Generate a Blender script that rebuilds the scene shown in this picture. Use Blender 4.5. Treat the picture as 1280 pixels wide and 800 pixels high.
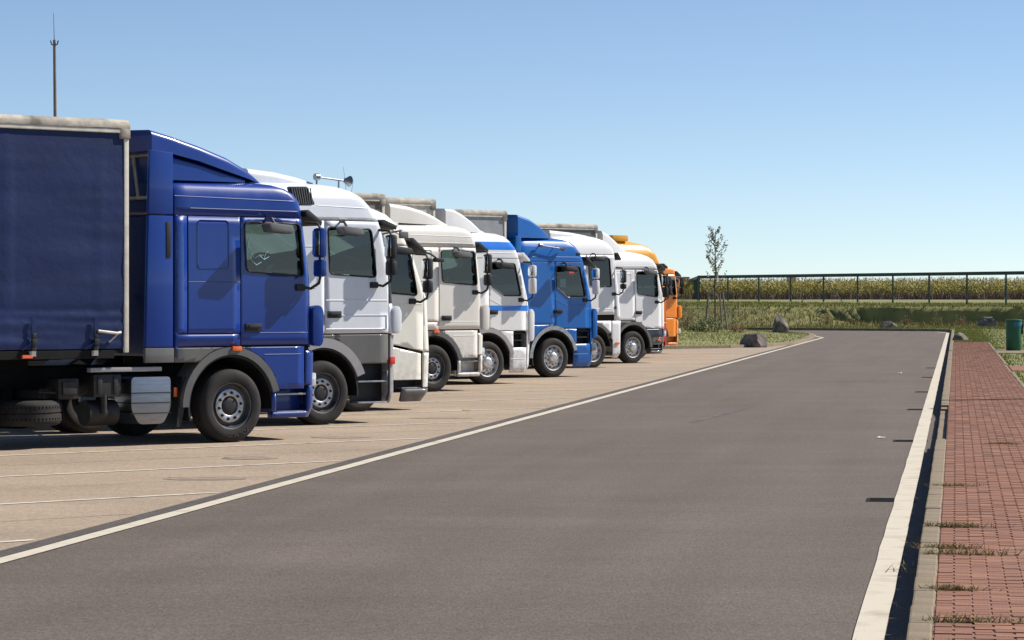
import bpy, bmesh, math, random
from mathutils import Vector, Matrix, noise
R_ = math.radians
rnd = random.Random(7)
for o in list(bpy.data.objects): bpy.data.objects.remove(o)
SC = bpy.context.scene
COL = SC.collection

# ------------------------------------------------------------ camera, sky, sun, exposure
cam_d = bpy.data.cameras.new('camera'); cam = bpy.data.objects.new('camera', cam_d); COL.objects.link(cam)
cam.location = (0, 0, 1.8); cam.rotation_euler = (R_(90), 0, 0)
cam_d.sensor_width = 36; cam_d.lens = 3400 * 36 / 1280; cam_d.shift_y = -23 / 1280
cam_d.clip_start = 0.1; cam_d.clip_end = 9000
SC.camera = cam
SUN_AZ, SUN_EL = 68, 42          # azimuth measured from +Y towards +X
w = bpy.data.worlds.new('World'); SC.world = w; w.use_nodes = True
nt = w.node_tree; bg = nt.nodes['Background']
sky = nt.nodes.new('ShaderNodeTexSky'); sky.sky_type = 'NISHITA'; sky.sun_disc = False
sky.sun_elevation = R_(SUN_EL); sky.sun_rotation = R_(SUN_AZ); sky.altitude = 0
sky.air_density = 0.55; sky.dust_density = 0.05; sky.ozone_density = 1.7
nt.links.new(sky.outputs[0], bg.inputs[0]); bg.inputs[1].default_value = 0.084
sd = bpy.data.lights.new('sun', 'SUN'); sd.energy = 4.4; sd.angle = R_(0.5); sd.color = (1, .94, .86)
sun = bpy.data.objects.new('sun', sd); COL.objects.link(sun)
sv = Vector((math.sin(R_(SUN_AZ)) * math.cos(R_(SUN_EL)), math.cos(R_(SUN_AZ)) * math.cos(R_(SUN_EL)), math.sin(R_(SUN_EL))))
sun.rotation_euler = sv.to_track_quat('Z', 'Y').to_euler(); sun.location = (30, 30, 60)
SC.view_settings.view_transform = 'Standard'; SC.view_settings.look = 'None'
SC.view_settings.gamma = 1; SC.view_settings.exposure = 0.55

# ------------------------------------------------------------ materials
def mat(name, col, rough=.6, metal=0, coat=0, spec=.5, var=0, vscale=3, bump=0, bscale=60, col2=None, detail=6, thr=None, stretch=None):
    m = bpy.data.materials.new(name); m.use_nodes = True
    t = m.node_tree; p = t.nodes['Principled BSDF']
    p.inputs['Base Color'].default_value = (*col, 1); p.inputs['Roughness'].default_value = rough
    p.inputs['Metallic'].default_value = metal; p.inputs['Coat Weight'].default_value = coat
    p.inputs['Coat Roughness'].default_value = .08; p.inputs['Specular IOR Level'].default_value = spec
    tc = t.nodes.new('ShaderNodeTexCoord'); src = tc.outputs['Object']
    if stretch:
        mp = t.nodes.new('ShaderNodeMapping'); mp.inputs['Scale'].default_value = stretch[:3]
        if len(stretch) > 3: mp.inputs['Rotation'].default_value = (0, 0, R_(stretch[3]))
        t.links.new(src, mp.inputs[0]); src = mp.outputs[0]
    if var or col2:
        n = t.nodes.new('ShaderNodeTexNoise'); n.inputs['Scale'].default_value = vscale; n.inputs['Detail'].default_value = detail
        t.links.new(src, n.inputs['Vector'])
        r = t.nodes.new('ShaderNodeValToRGB')
        c2 = col2 if col2 else tuple(c * (1 - var) for c in col)
        c1 = col if col2 else tuple(min(1, c * (1 + var)) for c in col)
        a, b = thr if thr else (.3, .7)
        r.color_ramp.elements[0].position = a; r.color_ramp.elements[0].color = (*c2, 1)
        r.color_ramp.elements[1].position = b; r.color_ramp.elements[1].color = (*c1, 1)
        t.links.new(n.outputs['Fac'], r.inputs[0]); t.links.new(r.outputs[0], p.inputs['Base Color'])
        m['ramp'] = 1
    if bump:
        n2 = t.nodes.new('ShaderNodeTexNoise'); n2.inputs['Scale'].default_value = bscale; n2.inputs['Detail'].default_value = 4
        t.links.new(tc.outputs['Object'], n2.inputs['Vector'])
        bn = t.nodes.new('ShaderNodeBump'); bn.inputs['Strength'].default_value = bump; bn.inputs['Distance'].default_value = .01
        t.links.new(n2.outputs['Fac'], bn.inputs['Height']); t.links.new(bn.outputs[0], p.inputs['Normal'])
    return m

def paint(name, col, dust=.12, rough=.3):
    """vehicle paint: clear coat over colour with a thin patchy film of road dust"""
    m = mat(name, col, rough, 0, .5, .35)
    t = m.node_tree; p = t.nodes['Principled BSDF']
    tc = t.nodes.new('ShaderNodeTexCoord')
    mp = t.nodes.new('ShaderNodeMapping'); mp.inputs['Scale'].default_value = (1, 1, .35); t.links.new(tc.outputs['Object'], mp.inputs[0])
    n = t.nodes.new('ShaderNodeTexNoise'); n.inputs['Scale'].default_value = 4; n.inputs['Detail'].default_value = 9; n.inputs['Roughness'].default_value = .65
    t.links.new(mp.outputs[0], n.inputs['Vector'])
    r = t.nodes.new('ShaderNodeMapRange'); r.inputs['From Min'].default_value = .38; r.inputs['From Max'].default_value = .75
    r.inputs['To Max'].default_value = dust * 2; t.links.new(n.outputs['Fac'], r.inputs['Value'])
    mx = t.nodes.new('ShaderNodeMix'); mx.data_type = 'RGBA'; mx.inputs['A'].default_value = (*col, 1)
    mx.inputs['B'].default_value = (.36, .31, .25, 1); t.links.new(r.outputs[0], mx.inputs['Factor'])
    # road grime thrown up on the lowest panels
    sx = t.nodes.new('ShaderNodeSeparateXYZ'); t.links.new(tc.outputs['Object'], sx.inputs[0])
    hz = t.nodes.new('ShaderNodeMapRange'); hz.inputs['From Min'].default_value = 1.1; hz.inputs['From Max'].default_value = .25; hz.inputs['To Max'].default_value = .55; t.links.new(sx.outputs['Z'], hz.inputs['Value'])
    n3 = t.nodes.new('ShaderNodeTexNoise'); n3.inputs['Scale'].default_value = 9; n3.inputs['Detail'].default_value = 6; t.links.new(tc.outputs['Object'], n3.inputs['Vector'])
    g3 = t.nodes.new('ShaderNodeMapRange'); g3.inputs['From Min'].default_value = .35; g3.inputs['From Max'].default_value = .7; t.links.new(n3.outputs['Fac'], g3.inputs['Value'])
    ml = t.nodes.new('ShaderNodeMath'); ml.operation = 'MULTIPLY'; t.links.new(hz.outputs[0], ml.inputs[0]); t.links.new(g3.outputs[0], ml.inputs[1])
    mg = t.nodes.new('ShaderNodeMix'); mg.data_type = 'RGBA'; t.links.new(ml.outputs[0], mg.inputs['Factor']); t.links.new(mx.outputs['Result'], mg.inputs['A']); mg.inputs['B'].default_value = (.16, .13, .10, 1) if max(col) > .5 and min(col) > .3 else (.05, .045, .05, 1)
    t.links.new(mg.outputs['Result'], p.inputs['Base Color'])
    r2 = t.nodes.new('ShaderNodeMapRange'); r2.inputs['To Min'].default_value = rough * .8; r2.inputs['To Max'].default_value = rough * 1.6
    t.links.new(n.outputs['Fac'], r2.inputs['Value']); t.links.new(r2.outputs[0], p.inputs['Roughness'])
    return m

def glassmat(name, tint, refl=.08):
    m = bpy.data.materials.new(name); m.use_nodes = True; t = m.node_tree; t.nodes.clear()
    out = t.nodes.new('ShaderNodeOutputMaterial'); mx = t.nodes.new('ShaderNodeMixShader')
    tr = t.nodes.new('ShaderNodeBsdfTransparent'); tr.inputs[0].default_value = (*tint, 1)
    gl = t.nodes.new('ShaderNodeBsdfGlossy'); gl.inputs['Roughness'].default_value = .03
    fr = t.nodes.new('ShaderNodeFresnel'); fr.inputs[0].default_value = 1.5
    ad = t.nodes.new('ShaderNodeMath'); ad.operation = 'ADD'; ad.inputs[1].default_value = refl
    t.links.new(fr.outputs[0], ad.inputs[0]); t.links.new(ad.outputs[0], mx.inputs[0])
    t.links.new(tr.outputs[0], mx.inputs[1]); t.links.new(gl.outputs[0], mx.inputs[2]); t.links.new(mx.outputs[0], out.inputs[0])
    return m

M = {}
M['blue'] = paint('blue_paint', (.002, .036, .25), .003)
M['rblue'] = paint('bright_blue_paint', (.002, .11, .42), .003)
M['stripe'] = paint('stripe_blue', (.008, .20, .78), .02)
M['white'] = paint('white_paint', (.76, .79, .84), .06)
M['white2'] = paint('clean_white_paint', (.80, .80, .80), .06)
M['cream'] = paint('cream_paint', (.82, .80, .72), .07)
M['cream2'] = paint('warm_white_paint', (.79, .76, .70), .07)
M['orange'] = paint('orange_paint', (.92, .27, .015), .02)
M['amber'] = paint('amber_paint', (.80, .36, .03), .04)
M['red'] = paint('red_paint', (.65, .03, .03), .03)
M['navy'] = paint('navy_paint', (.02, .03, .07), .04)
M['grey'] = paint('grey_plastic', (.105, .108, .112), .08, .5)
M['lgrey'] = paint('light_grey_trim', (.33, .33, .34), .08, .4)
M['black'] = mat('black_plastic', (.013, .013, .014), .55, var=.3, vscale=8)
M['dark'] = mat('dark_chassis', (.006, .006, .0065), .75, spec=.25, var=.4, vscale=5)
M['interior'] = mat('cab_interior', (.05, .05, .055), .8, var=.2, vscale=4)
M['seat'] = mat('seat_cloth', (.05, .055, .065), .9)
M['curtain_in'] = mat('cab_curtain', (.06, .06, .065), .9)
M['rubber'] = mat('tyre_rubber', (.017, .015, .014), .85, var=.45, vscale=6, bump=.15, bscale=40)
M['steel'] = mat('dull_steel', (.42, .42, .43), .42, .85, var=.25, vscale=14)
M['rim'] = mat('rim_dark_steel', (.10, .10, .105), .5, .5, var=.35, vscale=8)
M['silver'] = mat('silver_hub', (.55, .54, .53), .45, .6, var=.3, vscale=12)
M['chrome'] = mat('polished_aluminium', (.27, .28, .30), .36, 1, var=.12, vscale=5, stretch=(1, 1, 8))
M['marker'] = mat('orange_lens', (.85, .16, .03), .25, coat=.5)
M['redlens'] = mat('red_lens', (.8, .05, .03), .25, coat=.5)
M['lamp'] = mat('headlamp_lens', (.82, .83, .84), .12, .3, coat=1)
M['glass'] = glassmat('side_glass', (.44, .62, .65), .03)
M['glass_dark'] = glassmat('tinted_glass', (.20, .27, .29), .02)
M['litterp'] = mat('paper_notice', (.7, .68, .66), .7)
M['mirror'] = mat('mirror_glass', (.55, .6, .65), .05, 1)
M['curtain'] = mat('blue_tarpaulin', (.010, .023, .092), .5, spec=.3, var=.2, vscale=.9, bump=.5, bscale=9, stretch=(.5, 1, 2.5))
M['gcurtain'] = mat('grey_tarpaulin', (.30, .31, .33), .6, var=.25, vscale=2)
M['tarp'] = mat('weathered_roof_tarp', (.50, .45, .38), .8, col2=(.17, .15, .13), vscale=3.5, thr=(.36, .62), bump=.6, bscale=9)
M['post'] = mat('cream_post', (.66, .62, .54), .55, var=.18, vscale=6)
M['dirtysteel'] = mat('dirty_steel', (.028, .027, .026), .65, .3, var=.4, vscale=7)

# ------------------------------------------------------------ object helpers
def link(name, me, m=None, parent=None, smooth=None):
    o = bpy.data.objects.new(name, me); COL.objects.link(o)
    if m:
        me.materials.clear()
        for k in (m if isinstance(m, (list, tuple)) else [m]): me.materials.append(k)
    if parent: o.parent = parent
    if smooth is not None and len(me.polygons):
        me.polygons.foreach_set('use_smooth', [True] * len(me.polygons))
        me.set_sharp_from_angle(angle=R_(smooth))
    return o
def fin(name, bm, m=None, parent=None, smooth=None, recalc=True):
    if recalc: bmesh.ops.recalc_face_normals(bm, faces=bm.faces)
    me = bpy.data.meshes.new(name); bm.to_mesh(me); bm.free()
    return link(name, me, m, parent, smooth)
def pyd(name, v, f, m=None, parent=None, smooth=None):
    me = bpy.data.meshes.new(name); me.from_pydata(v, [], f); me.update()
    return link(name, me, m, parent, smooth)
def thing(name, label, cat, loc=(0, 0, 0), rz=0, group=None):
    o = bpy.data.objects.new(name, None); COL.objects.link(o); o.empty_display_size = .2
    o.location = loc; o.rotation_euler = (0, 0, rz); o['label'] = label; o['category'] = cat
    if group: o['group'] = group
    return o
def tag(o, label, cat, group=None):
    o['label'] = label; o['category'] = cat
    if group: o['group'] = group
    return o
def struct(o): o['kind'] = 'structure'; return o
def stuff(o): o['kind'] = 'stuff'; return o

def box(bm, x0, x1, y0, y1, z0, z1, bev=0):
    b = bmesh.new()
    r = bmesh.ops.create_cube(b, size=1)
    for v in b.verts: v.co = Vector(((x0 + x1) / 2 + v.co.x * (x1 - x0), (y0 + y1) / 2 + v.co.y * (y1 - y0), (z0 + z1) / 2 + v.co.z * (z1 - z0)))
    if bev: bmesh.ops.bevel(b, geom=b.edges[:], offset=bev, segments=2, profile=.6, affect='EDGES')
    merge(bm, b)
def merge(bm, b):
    me = bpy.data.meshes.new('t'); b.to_mesh(me); b.free(); bm.from_mesh(me); bpy.data.meshes.remove(me)
def tube(bm, pts, r, n=8, r1=None, cap=True):
    pts = [Vector(p) for p in pts]; rings = []
    for i, p in enumerate(pts):
        d = (pts[min(i + 1, len(pts) - 1)] - pts[max(i - 1, 0)]).normalized()
        a = d.orthogonal().normalized() if i == 0 else (rings_a - d * rings_a.dot(d)).normalized()
        rings_a = a; b = d.cross(a)
        rr = r if r1 is None else r + (r1 - r) * i / (len(pts) - 1)
        rings.append([bm.verts.new(p + (a * math.cos(2 * math.pi * k / n) + b * math.sin(2 * math.pi * k / n)) * rr) for k in range(n)])
    for i in range(len(rings) - 1):
        for k in range(n): bm.faces.new((rings[i][k], rings[i][(k + 1) % n], rings[i + 1][(k + 1) % n], rings[i + 1][k]))
    if cap: bm.faces.new(rings[0][::-1]); bm.faces.new(rings[-1])
def prism(bm, poly, y0, y1, bev=0):
    """polygon in (x,z) extruded along y"""
    b = bmesh.new()
    A = [b.verts.new((p[0], y0, p[1])) for p in poly]; B = [b.verts.new((p[0], y1, p[1])) for p in poly]
    b.faces.new(A); b.faces.new(B[::-1]); n = len(poly)
    for i in range(n): b.faces.new((A[i], B[i], B[(i + 1) % n], A[(i + 1) % n]))
    bmesh.ops.recalc_face_normals(b, faces=b.faces)
    if bev: bmesh.ops.bevel(b, geom=b.edges[:], offset=bev, segments=2, profile=.6, affect='EDGES')
    merge(bm, b)
def lathe(bm, prof, n=40, c=(0, 0, 0), close=False):
    """profile of (y, r) turned about the y axis"""
    rings = []
    for (y, r) in prof:
        if r < 1e-5: rings.append([bm.verts.new((c[0], c[1] + y, c[2]))])
        else: rings.append([bm.verts.new((c[0] + r * math.cos(2 * math.pi * k / n), c[1] + y, c[2] + r * math.sin(2 * math.pi * k / n))) for k in range(n)])
    for a, b in zip(rings[:-1], rings[1:]):
        for k in range(n):
            q = [a[k % len(a)], a[(k + 1) % len(a)], b[(k + 1) % len(b)], b[k % len(b)]]
            u = []
            for v in q:
                if v not in u: u.append(v)
            if len(u) > 2: bm.faces.new(u)
def rbox(name, dims, m, parent, bev=.01, smooth=40):
    bm = bmesh.new(); box(bm, *dims, bev=bev); return fin(name, bm, m, parent, smooth)
def rpoly(pts, r, n=4):
    """polygon with rounded corners"""
    out = []; N = len(pts)
    for i in range(N):
        p = Vector(pts[i]); a = (Vector(pts[i - 1]) - p); b = (Vector(pts[(i + 1) % N]) - p)
        rr = min(r, a.length * .45, b.length * .45); a.normalize(); b.normalize()
        p0 = p + a * rr; p2 = p + b * rr
        for k in range(n + 1):
            t = k / n; out.append(tuple(p0 * (1 - t) ** 2 + p * 2 * t * (1 - t) + p2 * t * t))
    return out

# ------------------------------------------------------------ cab skin: a loft of rounded plan outlines, clipped into panels
def interp(keys, z):
    if z <= keys[0][0]: return keys[0][1:]
    for a, b in zip(keys[:-1], keys[1:]):
        if z <= b[0]:
            t = (z - a[0]) / (b[0] - a[0]); return tuple(p + (q - p) * t for p, q in zip(a[1:], b[1:]))
    return keys[-1][1:]
def smoothkeys(keys, n):
    z0, z1 = keys[0][0], keys[-1][0]; zs = sorted(set([k[0] for k in keys] + [z0 + (z1 - z0) * i / n for i in range(n + 1)]))
    out = []
    for z in zs:
        if out and z - out[-1][0] < .012 and z not in [k[0] for k in keys]: continue
        out.append((z, *interp(keys, z)))
    return out
def outline(F, R, W, rc, bow=.06):
    p = []; rr = .06
    for k in range(4):                                       # rear wall, near half to corner
        p.append((R, -(W - rr) * (k / 3) if k else 0))
    p.append((R + rr * .3, -W + rr * .3)); 
    n = 12
    for k in range(n + 1): p.append((R + rr + (F - rc - R - rr) * k / n, -W))
    m = 9
    for k in range(1, m + 1):
        a = math.pi / 2 * k / m; p.append((F - rc + (rc - bow) * math.sin(a), -W + rc * .95 * (1 - math.cos(a))))
    yc = -W + rc * .95; 
    for k in range(1, 6):
        y = yc * (1 - k / 5); p.append((F - bow * (y / yc) ** 2, y))
    return p + [(a, -b) for a, b in p[-2:0:-1]]
def loft_bm(keys, off=0, n=26):
    bm = bmesh.new(); rings = []
    for (z, F, Rr, W, rc) in smoothkeys(keys, n):
        rings.append([bm.verts.new((u, y, z)) for u, y in outline(F - off, Rr + off, W - off, max(rc - off * .5, .05))])
    for a, b in zip(rings[:-1], rings[1:]):
        for k in range(len(a)): bm.faces.new((a[k], a[(k + 1) % len(a)], b[(k + 1) % len(b)], b[k]))
    bm.faces.new(rings[-1])
    bmesh.ops.recalc_face_normals(bm, faces=bm.faces)
    return bm
def ysurf(keys, u, z):
    F, Rr, W, rc = interp(keys, z)
    if u <= F - rc: return -W
    s = min(1, (u - (F - rc)) / (rc - .06)); return -W + rc * .95 * (1 - math.sqrt(max(0, 1 - s * s)))
def cut(bm, co, no, clear=True, geom=None):
    bmesh.ops.bisect_plane(bm, geom=geom or (bm.verts[:] + bm.edges[:] + bm.faces[:]), plane_co=co, plane_no=no, clear_outer=clear, dist=1e-5)
def edges_out(poly):
    c = sum((Vector(p) for p in poly), Vector((0, 0))) / len(poly); out = []
    for i in range(len(poly)):
        p, q = Vector(poly[i]), Vector(poly[(i + 1) % len(poly)])
        if (q - p).length < 1e-6: continue
        n = Vector((q.y - p.y, -(q.x - p.x))).normalized()
        if n.dot(c - p) > 0: n = -n
        out.append((p, n))
    return out
def clip(src, poly, holes=(), ylim=None, umin=None, umax=None, axis=0):
    """axis 0: poly in (x,z); axis 1: poly in (y,z)"""
    bm = src.copy()
    V3 = (lambda p: Vector((p[0], 0, p[1]))) if axis == 0 else (lambda p: Vector((0, p[0], p[1])))
    if ylim: cut(bm, (0, ylim[0], 0), (0, -1, 0)); cut(bm, (0, ylim[1], 0), (0, 1, 0))
    if umin is not None: cut(bm, (umin, 0, 0), (-1, 0, 0))
    if umax is not None: cut(bm, (umax, 0, 0), (1, 0, 0))
    if poly:
        for p, n in edges_out(poly):
            if not bm.faces: return bm
            cut(bm, V3(p), V3(n))
    for h in holes:
        lo = [min(p[i] for p in h) for i in (0, 1)]; hi = [max(p[i] for p in h) for i in (0, 1)]
        E = edges_out(h)
        for p, n in E:
            fs = []
            for f in bm.faces:
                c0 = [v.co[axis] for v in f.verts]; c1 = [v.co.z for v in f.verts]
                if max(c0) > lo[0] and min(c0) < hi[0] and max(c1) > lo[1] and min(c1) < hi[1]: fs.append(f)
            g = set(fs)
            for f in fs: g.update(f.verts); g.update(f.edges)
            if g: cut(bm, V3(p), V3(n), False, list(g))
        kill = [f for f in bm.faces if all((Vector((f.calc_center_median()[axis], f.calc_center_median().z)) - p).dot(n) < 0 for p, n in E)]
        bmesh.ops.delete(bm, geom=kill, context='FACES')
    return bm
def skin(name, bm, m, parent, thick=.02, mirror=False):
    if mirror:
        for v in bm.verts: v.co.y = -v.co.y
        bmesh.ops.reverse_faces(bm, faces=bm.faces)
    if not bm.faces: bm.free(); return None
    o = fin(name, bm, m, parent, 32, recalc=False)
    if thick:
        s = o.modifiers.new('thickness', 'SOLIDIFY'); s.thickness = thick; s.offset = -1
    return o
def inset(poly, d):
    """shrink a convex polygon"""
    n = len(poly); E = edges_out(poly)
    if len(E) != n: return poly
    out = []
    for i in range(n):
        (p1, n1), (p2, n2) = E[i - 1], E[i]
        a = p1 - n1 * d; b = p2 - n2 * d
        D = n1.x * n2.y - n1.y * n2.x
        if abs(D) < 1e-6: out.append(tuple(Vector(poly[i]) - n1 * d)); continue
        c1, c2 = n1.dot(a), n2.dot(b)
        out.append(((c1 * n2.y - c2 * n1.y) / D, (n1.x * c2 - n2.x * c1) / D))
    return out
def quad(u0, u1, z0, z1): return [(u0, z0), (u1, z0), (u1, z1), (u0, z1)]
def circ(c, r, n=28, a0=0, a1=360): return [(c[0] + r * math.cos(R_(a0 + (a1 - a0) * k / n)), c[1] + r * math.sin(R_(a0 + (a1 - a0) * k / n))) for k in range(n + (0 if a1 - a0 == 360 else 1))]

# ------------------------------------------------------------ wheels (meshes shared)
def tyre_mesh(r=.47, w_=.30):
    bm = bmesh.new(); h = w_ / 2
    prof = [(-h + .03, .295), (-h + .005, .31), (-h - .008, .36), (-h - .004, .41), (-h + .012, .445), (-h + .04, r - .006), (-h + .06, r)]
    for g in (-.07, 0, .07): prof += [(g - .012, r), (g - .010, r - .013), (g + .010, r - .013), (g + .012, r)]
    prof += [(-y, q) for y, q in prof[6::-1]]
    lathe(bm, prof, 56); bmesh.ops.recalc_face_normals(bm, faces=bm.faces)
    for k in range(56):                                     # shoulder lugs
        a = 2 * math.pi * (k + .5) / 56
        b = bmesh.new(); box(b, -.016, .016, -.022, .022, -.012, .002)
        for s in (-1, 1):
            b2 = b.copy()
            for v in b2.verts: v.co = Matrix.Rotation(-a + math.pi / 2, 4, 'Y') @ (v.co + Vector((0, s * (h - .075), r)))
            merge(bm, b2)
        b.free()
    me = bpy.data.meshes.new('tyre'); bm.to_mesh(me); bm.free(); me.materials.append(M['rubber'])
    me.polygons.foreach_set('use_smooth', [True] * len(me.polygons)); me.set_sharp_from_angle(angle=R_(40)); return me
def sm(bm, name, m, ang=35):
    bmesh.ops.recalc_face_normals(bm, faces=bm.faces)
    me = bpy.data.meshes.new(name); bm.to_mesh(me); bm.free(); me.materials.append(m)
    me.polygons.foreach_set('use_smooth', [True] * len(me.polygons)); me.set_sharp_from_angle(angle=R_(ang)); return me
TYRE = tyre_mesh()
# outer face points to -y. 'front' rims are flat with a nut ring, 'cap' rims silver discs with hand holes, 'dual' deep-dished
bm = bmesh.new(); lathe(bm, [(.12, .29), (-.118, .292), (-.128, .302), (-.135, .300), (-.130, .285), (-.10, .278), (-.06, .262), (-.045, .235), (-.05, .20), (-.075, .195), (-.08, .13), (-.06, .125), (-.06, 0)], 48)
RIM = sm(bm, 'rim', M['rim'])
bm = bmesh.new(); lathe(bm, [(-.07, .215), (-.088, .213), (-.092, .20), (-.092, .135), (-.086, .125), (-.07, .123)], 48)
RING = sm(bm, 'hub_ring', M['steel'])
bm = bmesh.new()
for k in range(10):
    a = 2 * math.pi * k / 10 + .15
    lathe(bm, [(-.09, .021), (-.098, .021), (-.098, .014), (-.122, .013), (-.126, .008), (-.126, 0)], 8, (.168 * math.cos(a), 0, .168 * math.sin(a)))
NUT = sm(bm, 'wheel_nut', M['black'])
bm = bmesh.new(); lathe(bm, [(-.06, .118), (-.085, .112), (-.095, .09), (-.10, .05), (-.10, 0)], 28)
HUB = sm(bm, 'hub_cap', M['black'])
bm = bmesh.new(); lathe(bm, [(.12, .29), (-.118, .292), (-.130, .303), (-.135, .300), (-.130, .287), (-.09, .28), (-.055, .262), (-.05, .245), (-.085, .222), (-.10, .19), (-.105, .13), (-.085, .125)], 48)
RIM2 = sm(bm, 'rim', M['silver'])
bm = bmesh.new()
for k in range(10):
    a = 2 * math.pi * k / 10
    lathe(bm, [(-.078, .03), (-.092, .03), (-.096, .024), (-.094, 0)], 10, (.228 * math.cos(a), 0, .228 * math.sin(a)))
    lathe(bm, [(-.09, .018), (-.118, .016), (-.122, 0)], 8, (.162 * math.cos(a + .3), 0, .162 * math.sin(a + .3)))
NUT2 = sm(bm, 'wheel_nut', M['rim'])
bm = bmesh.new(); lathe(bm, [(-.08, .124), (-.14, .118), (-.165, .09), (-.17, 0)], 28)
HUB2 = sm(bm, 'hub_cap', M['silver'])
bm = bmesh.new(); lathe(bm, [(.12, .29), (-.118, .292), (-.130, .303), (-.130, .285), (-.02, .265), (.02, .22), (.03, .13), (-.02, .125), (-.10, .12), (-.12, .09), (-.12, 0)], 40)
RIM3 = sm(bm, 'rim', M['rim'])
def wheel(parent, x, side, kind='front', r=.47, y=None):
    """side -1 is the near (right) side; the outer face points that way"""
    o = link('wheel', {'front': RIM, 'cap': RIM2, 'dual': RIM3}[kind], None, parent)
    yy = y if y is not None else side * 1.11
    o.location = (x, yy, r); 
    if side > 0: o.rotation_euler = (0, 0, math.pi)
    o.rotation_euler.y = 0
    s = r / .47; o.scale = (s, 1, s)
    link('tyre', TYRE, None, o)
    if kind == 'front': link('hub_ring', RING, None, o); stuff(link('wheel_nut', NUT, None, o)); link('hub_cap', HUB, None, o)
    if kind == 'cap': stuff(link('wheel_nut', NUT2, None, o)); link('hub_cap', HUB2, None, o)
    return o
def ring_band(bm, c, r0, r1, a0, a1, y0, y1, n=26):
    """a thick arc seen from the side (wheel-arch trim or mudguard)"""
    vs = []
    for k in range(n + 1):
        a = R_(a0 + (a1 - a0) * k / n); cc, s = math.cos(a), math.sin(a)
        vs.append([bm.verts.new((c[0] + r * cc, y, c[1] + r * s)) for r, y in ((r0, y0), (r1, y0), (r1, y1), (r0, y1))])
    for a, b in zip(vs[:-1], vs[1:]):
        for k in range(4): bm.faces.new((a[k], a[(k + 1) % 4], b[(k + 1) % 4], b[k]))
    bm.faces.new(vs[0][::-1]); bm.faces.new(vs[-1])

# ------------------------------------------------------------ roof fairings: stations along the truck (x, z_bottom, z_top, half width, edge radius)
def uloft(st, crown=.03, nseg=5):
    bm = bmesh.new(); rings = []
    for (u, zb, zt, w_, r) in st:
        r = min(r, zt - zb - .002, w_ * .9); p = [(-w_, zb)]
        for k in range(nseg + 1):
            a = math.pi / 2 * k / nseg; p.append((-w_ + r * (1 - math.cos(a)), zt - r + r * math.sin(a)))
        p.append((-w_ * .4, zt + crown * .8)); p.append((0, zt + crown))
        p = p + [(-y, z) for y, z in p[-2::-1]]
        rings.append([bm.verts.new((u, y, z)) for y, z in p])
    for a, b in zip(rings[:-1], rings[1:]):
        for k in range(len(a)): bm.faces.new((a[k], a[(k + 1) % len(a)], b[(k + 1) % len(b)], b[k]))
    bm.faces.new(rings[0]); bm.faces.new(rings[-1][::-1])
    return bm

def mirror_pair(fn):
    for s in (-1, 1): fn(s)

def on_skin(keys, pts, s=-1, lift=0.0, close=False, step=.08):
    out = []
    P = list(pts) + ([pts[0]] if close else [])
    for a, b in zip(P[:-1], P[1:]):
        L = math.dist(a, b); n = max(1, int(L / step))
        for k in range(n):
            t = k / n; u = a[0] + (b[0] - a[0]) * t; z = a[1] + (b[1] - a[1]) * t
            out.append((u, -s * (ysurf(keys, u, z) - lift), z))
    u, z = P[-1]; out.append((u, -s * (ysurf(keys, u, z) - lift), z))
    return out

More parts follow.
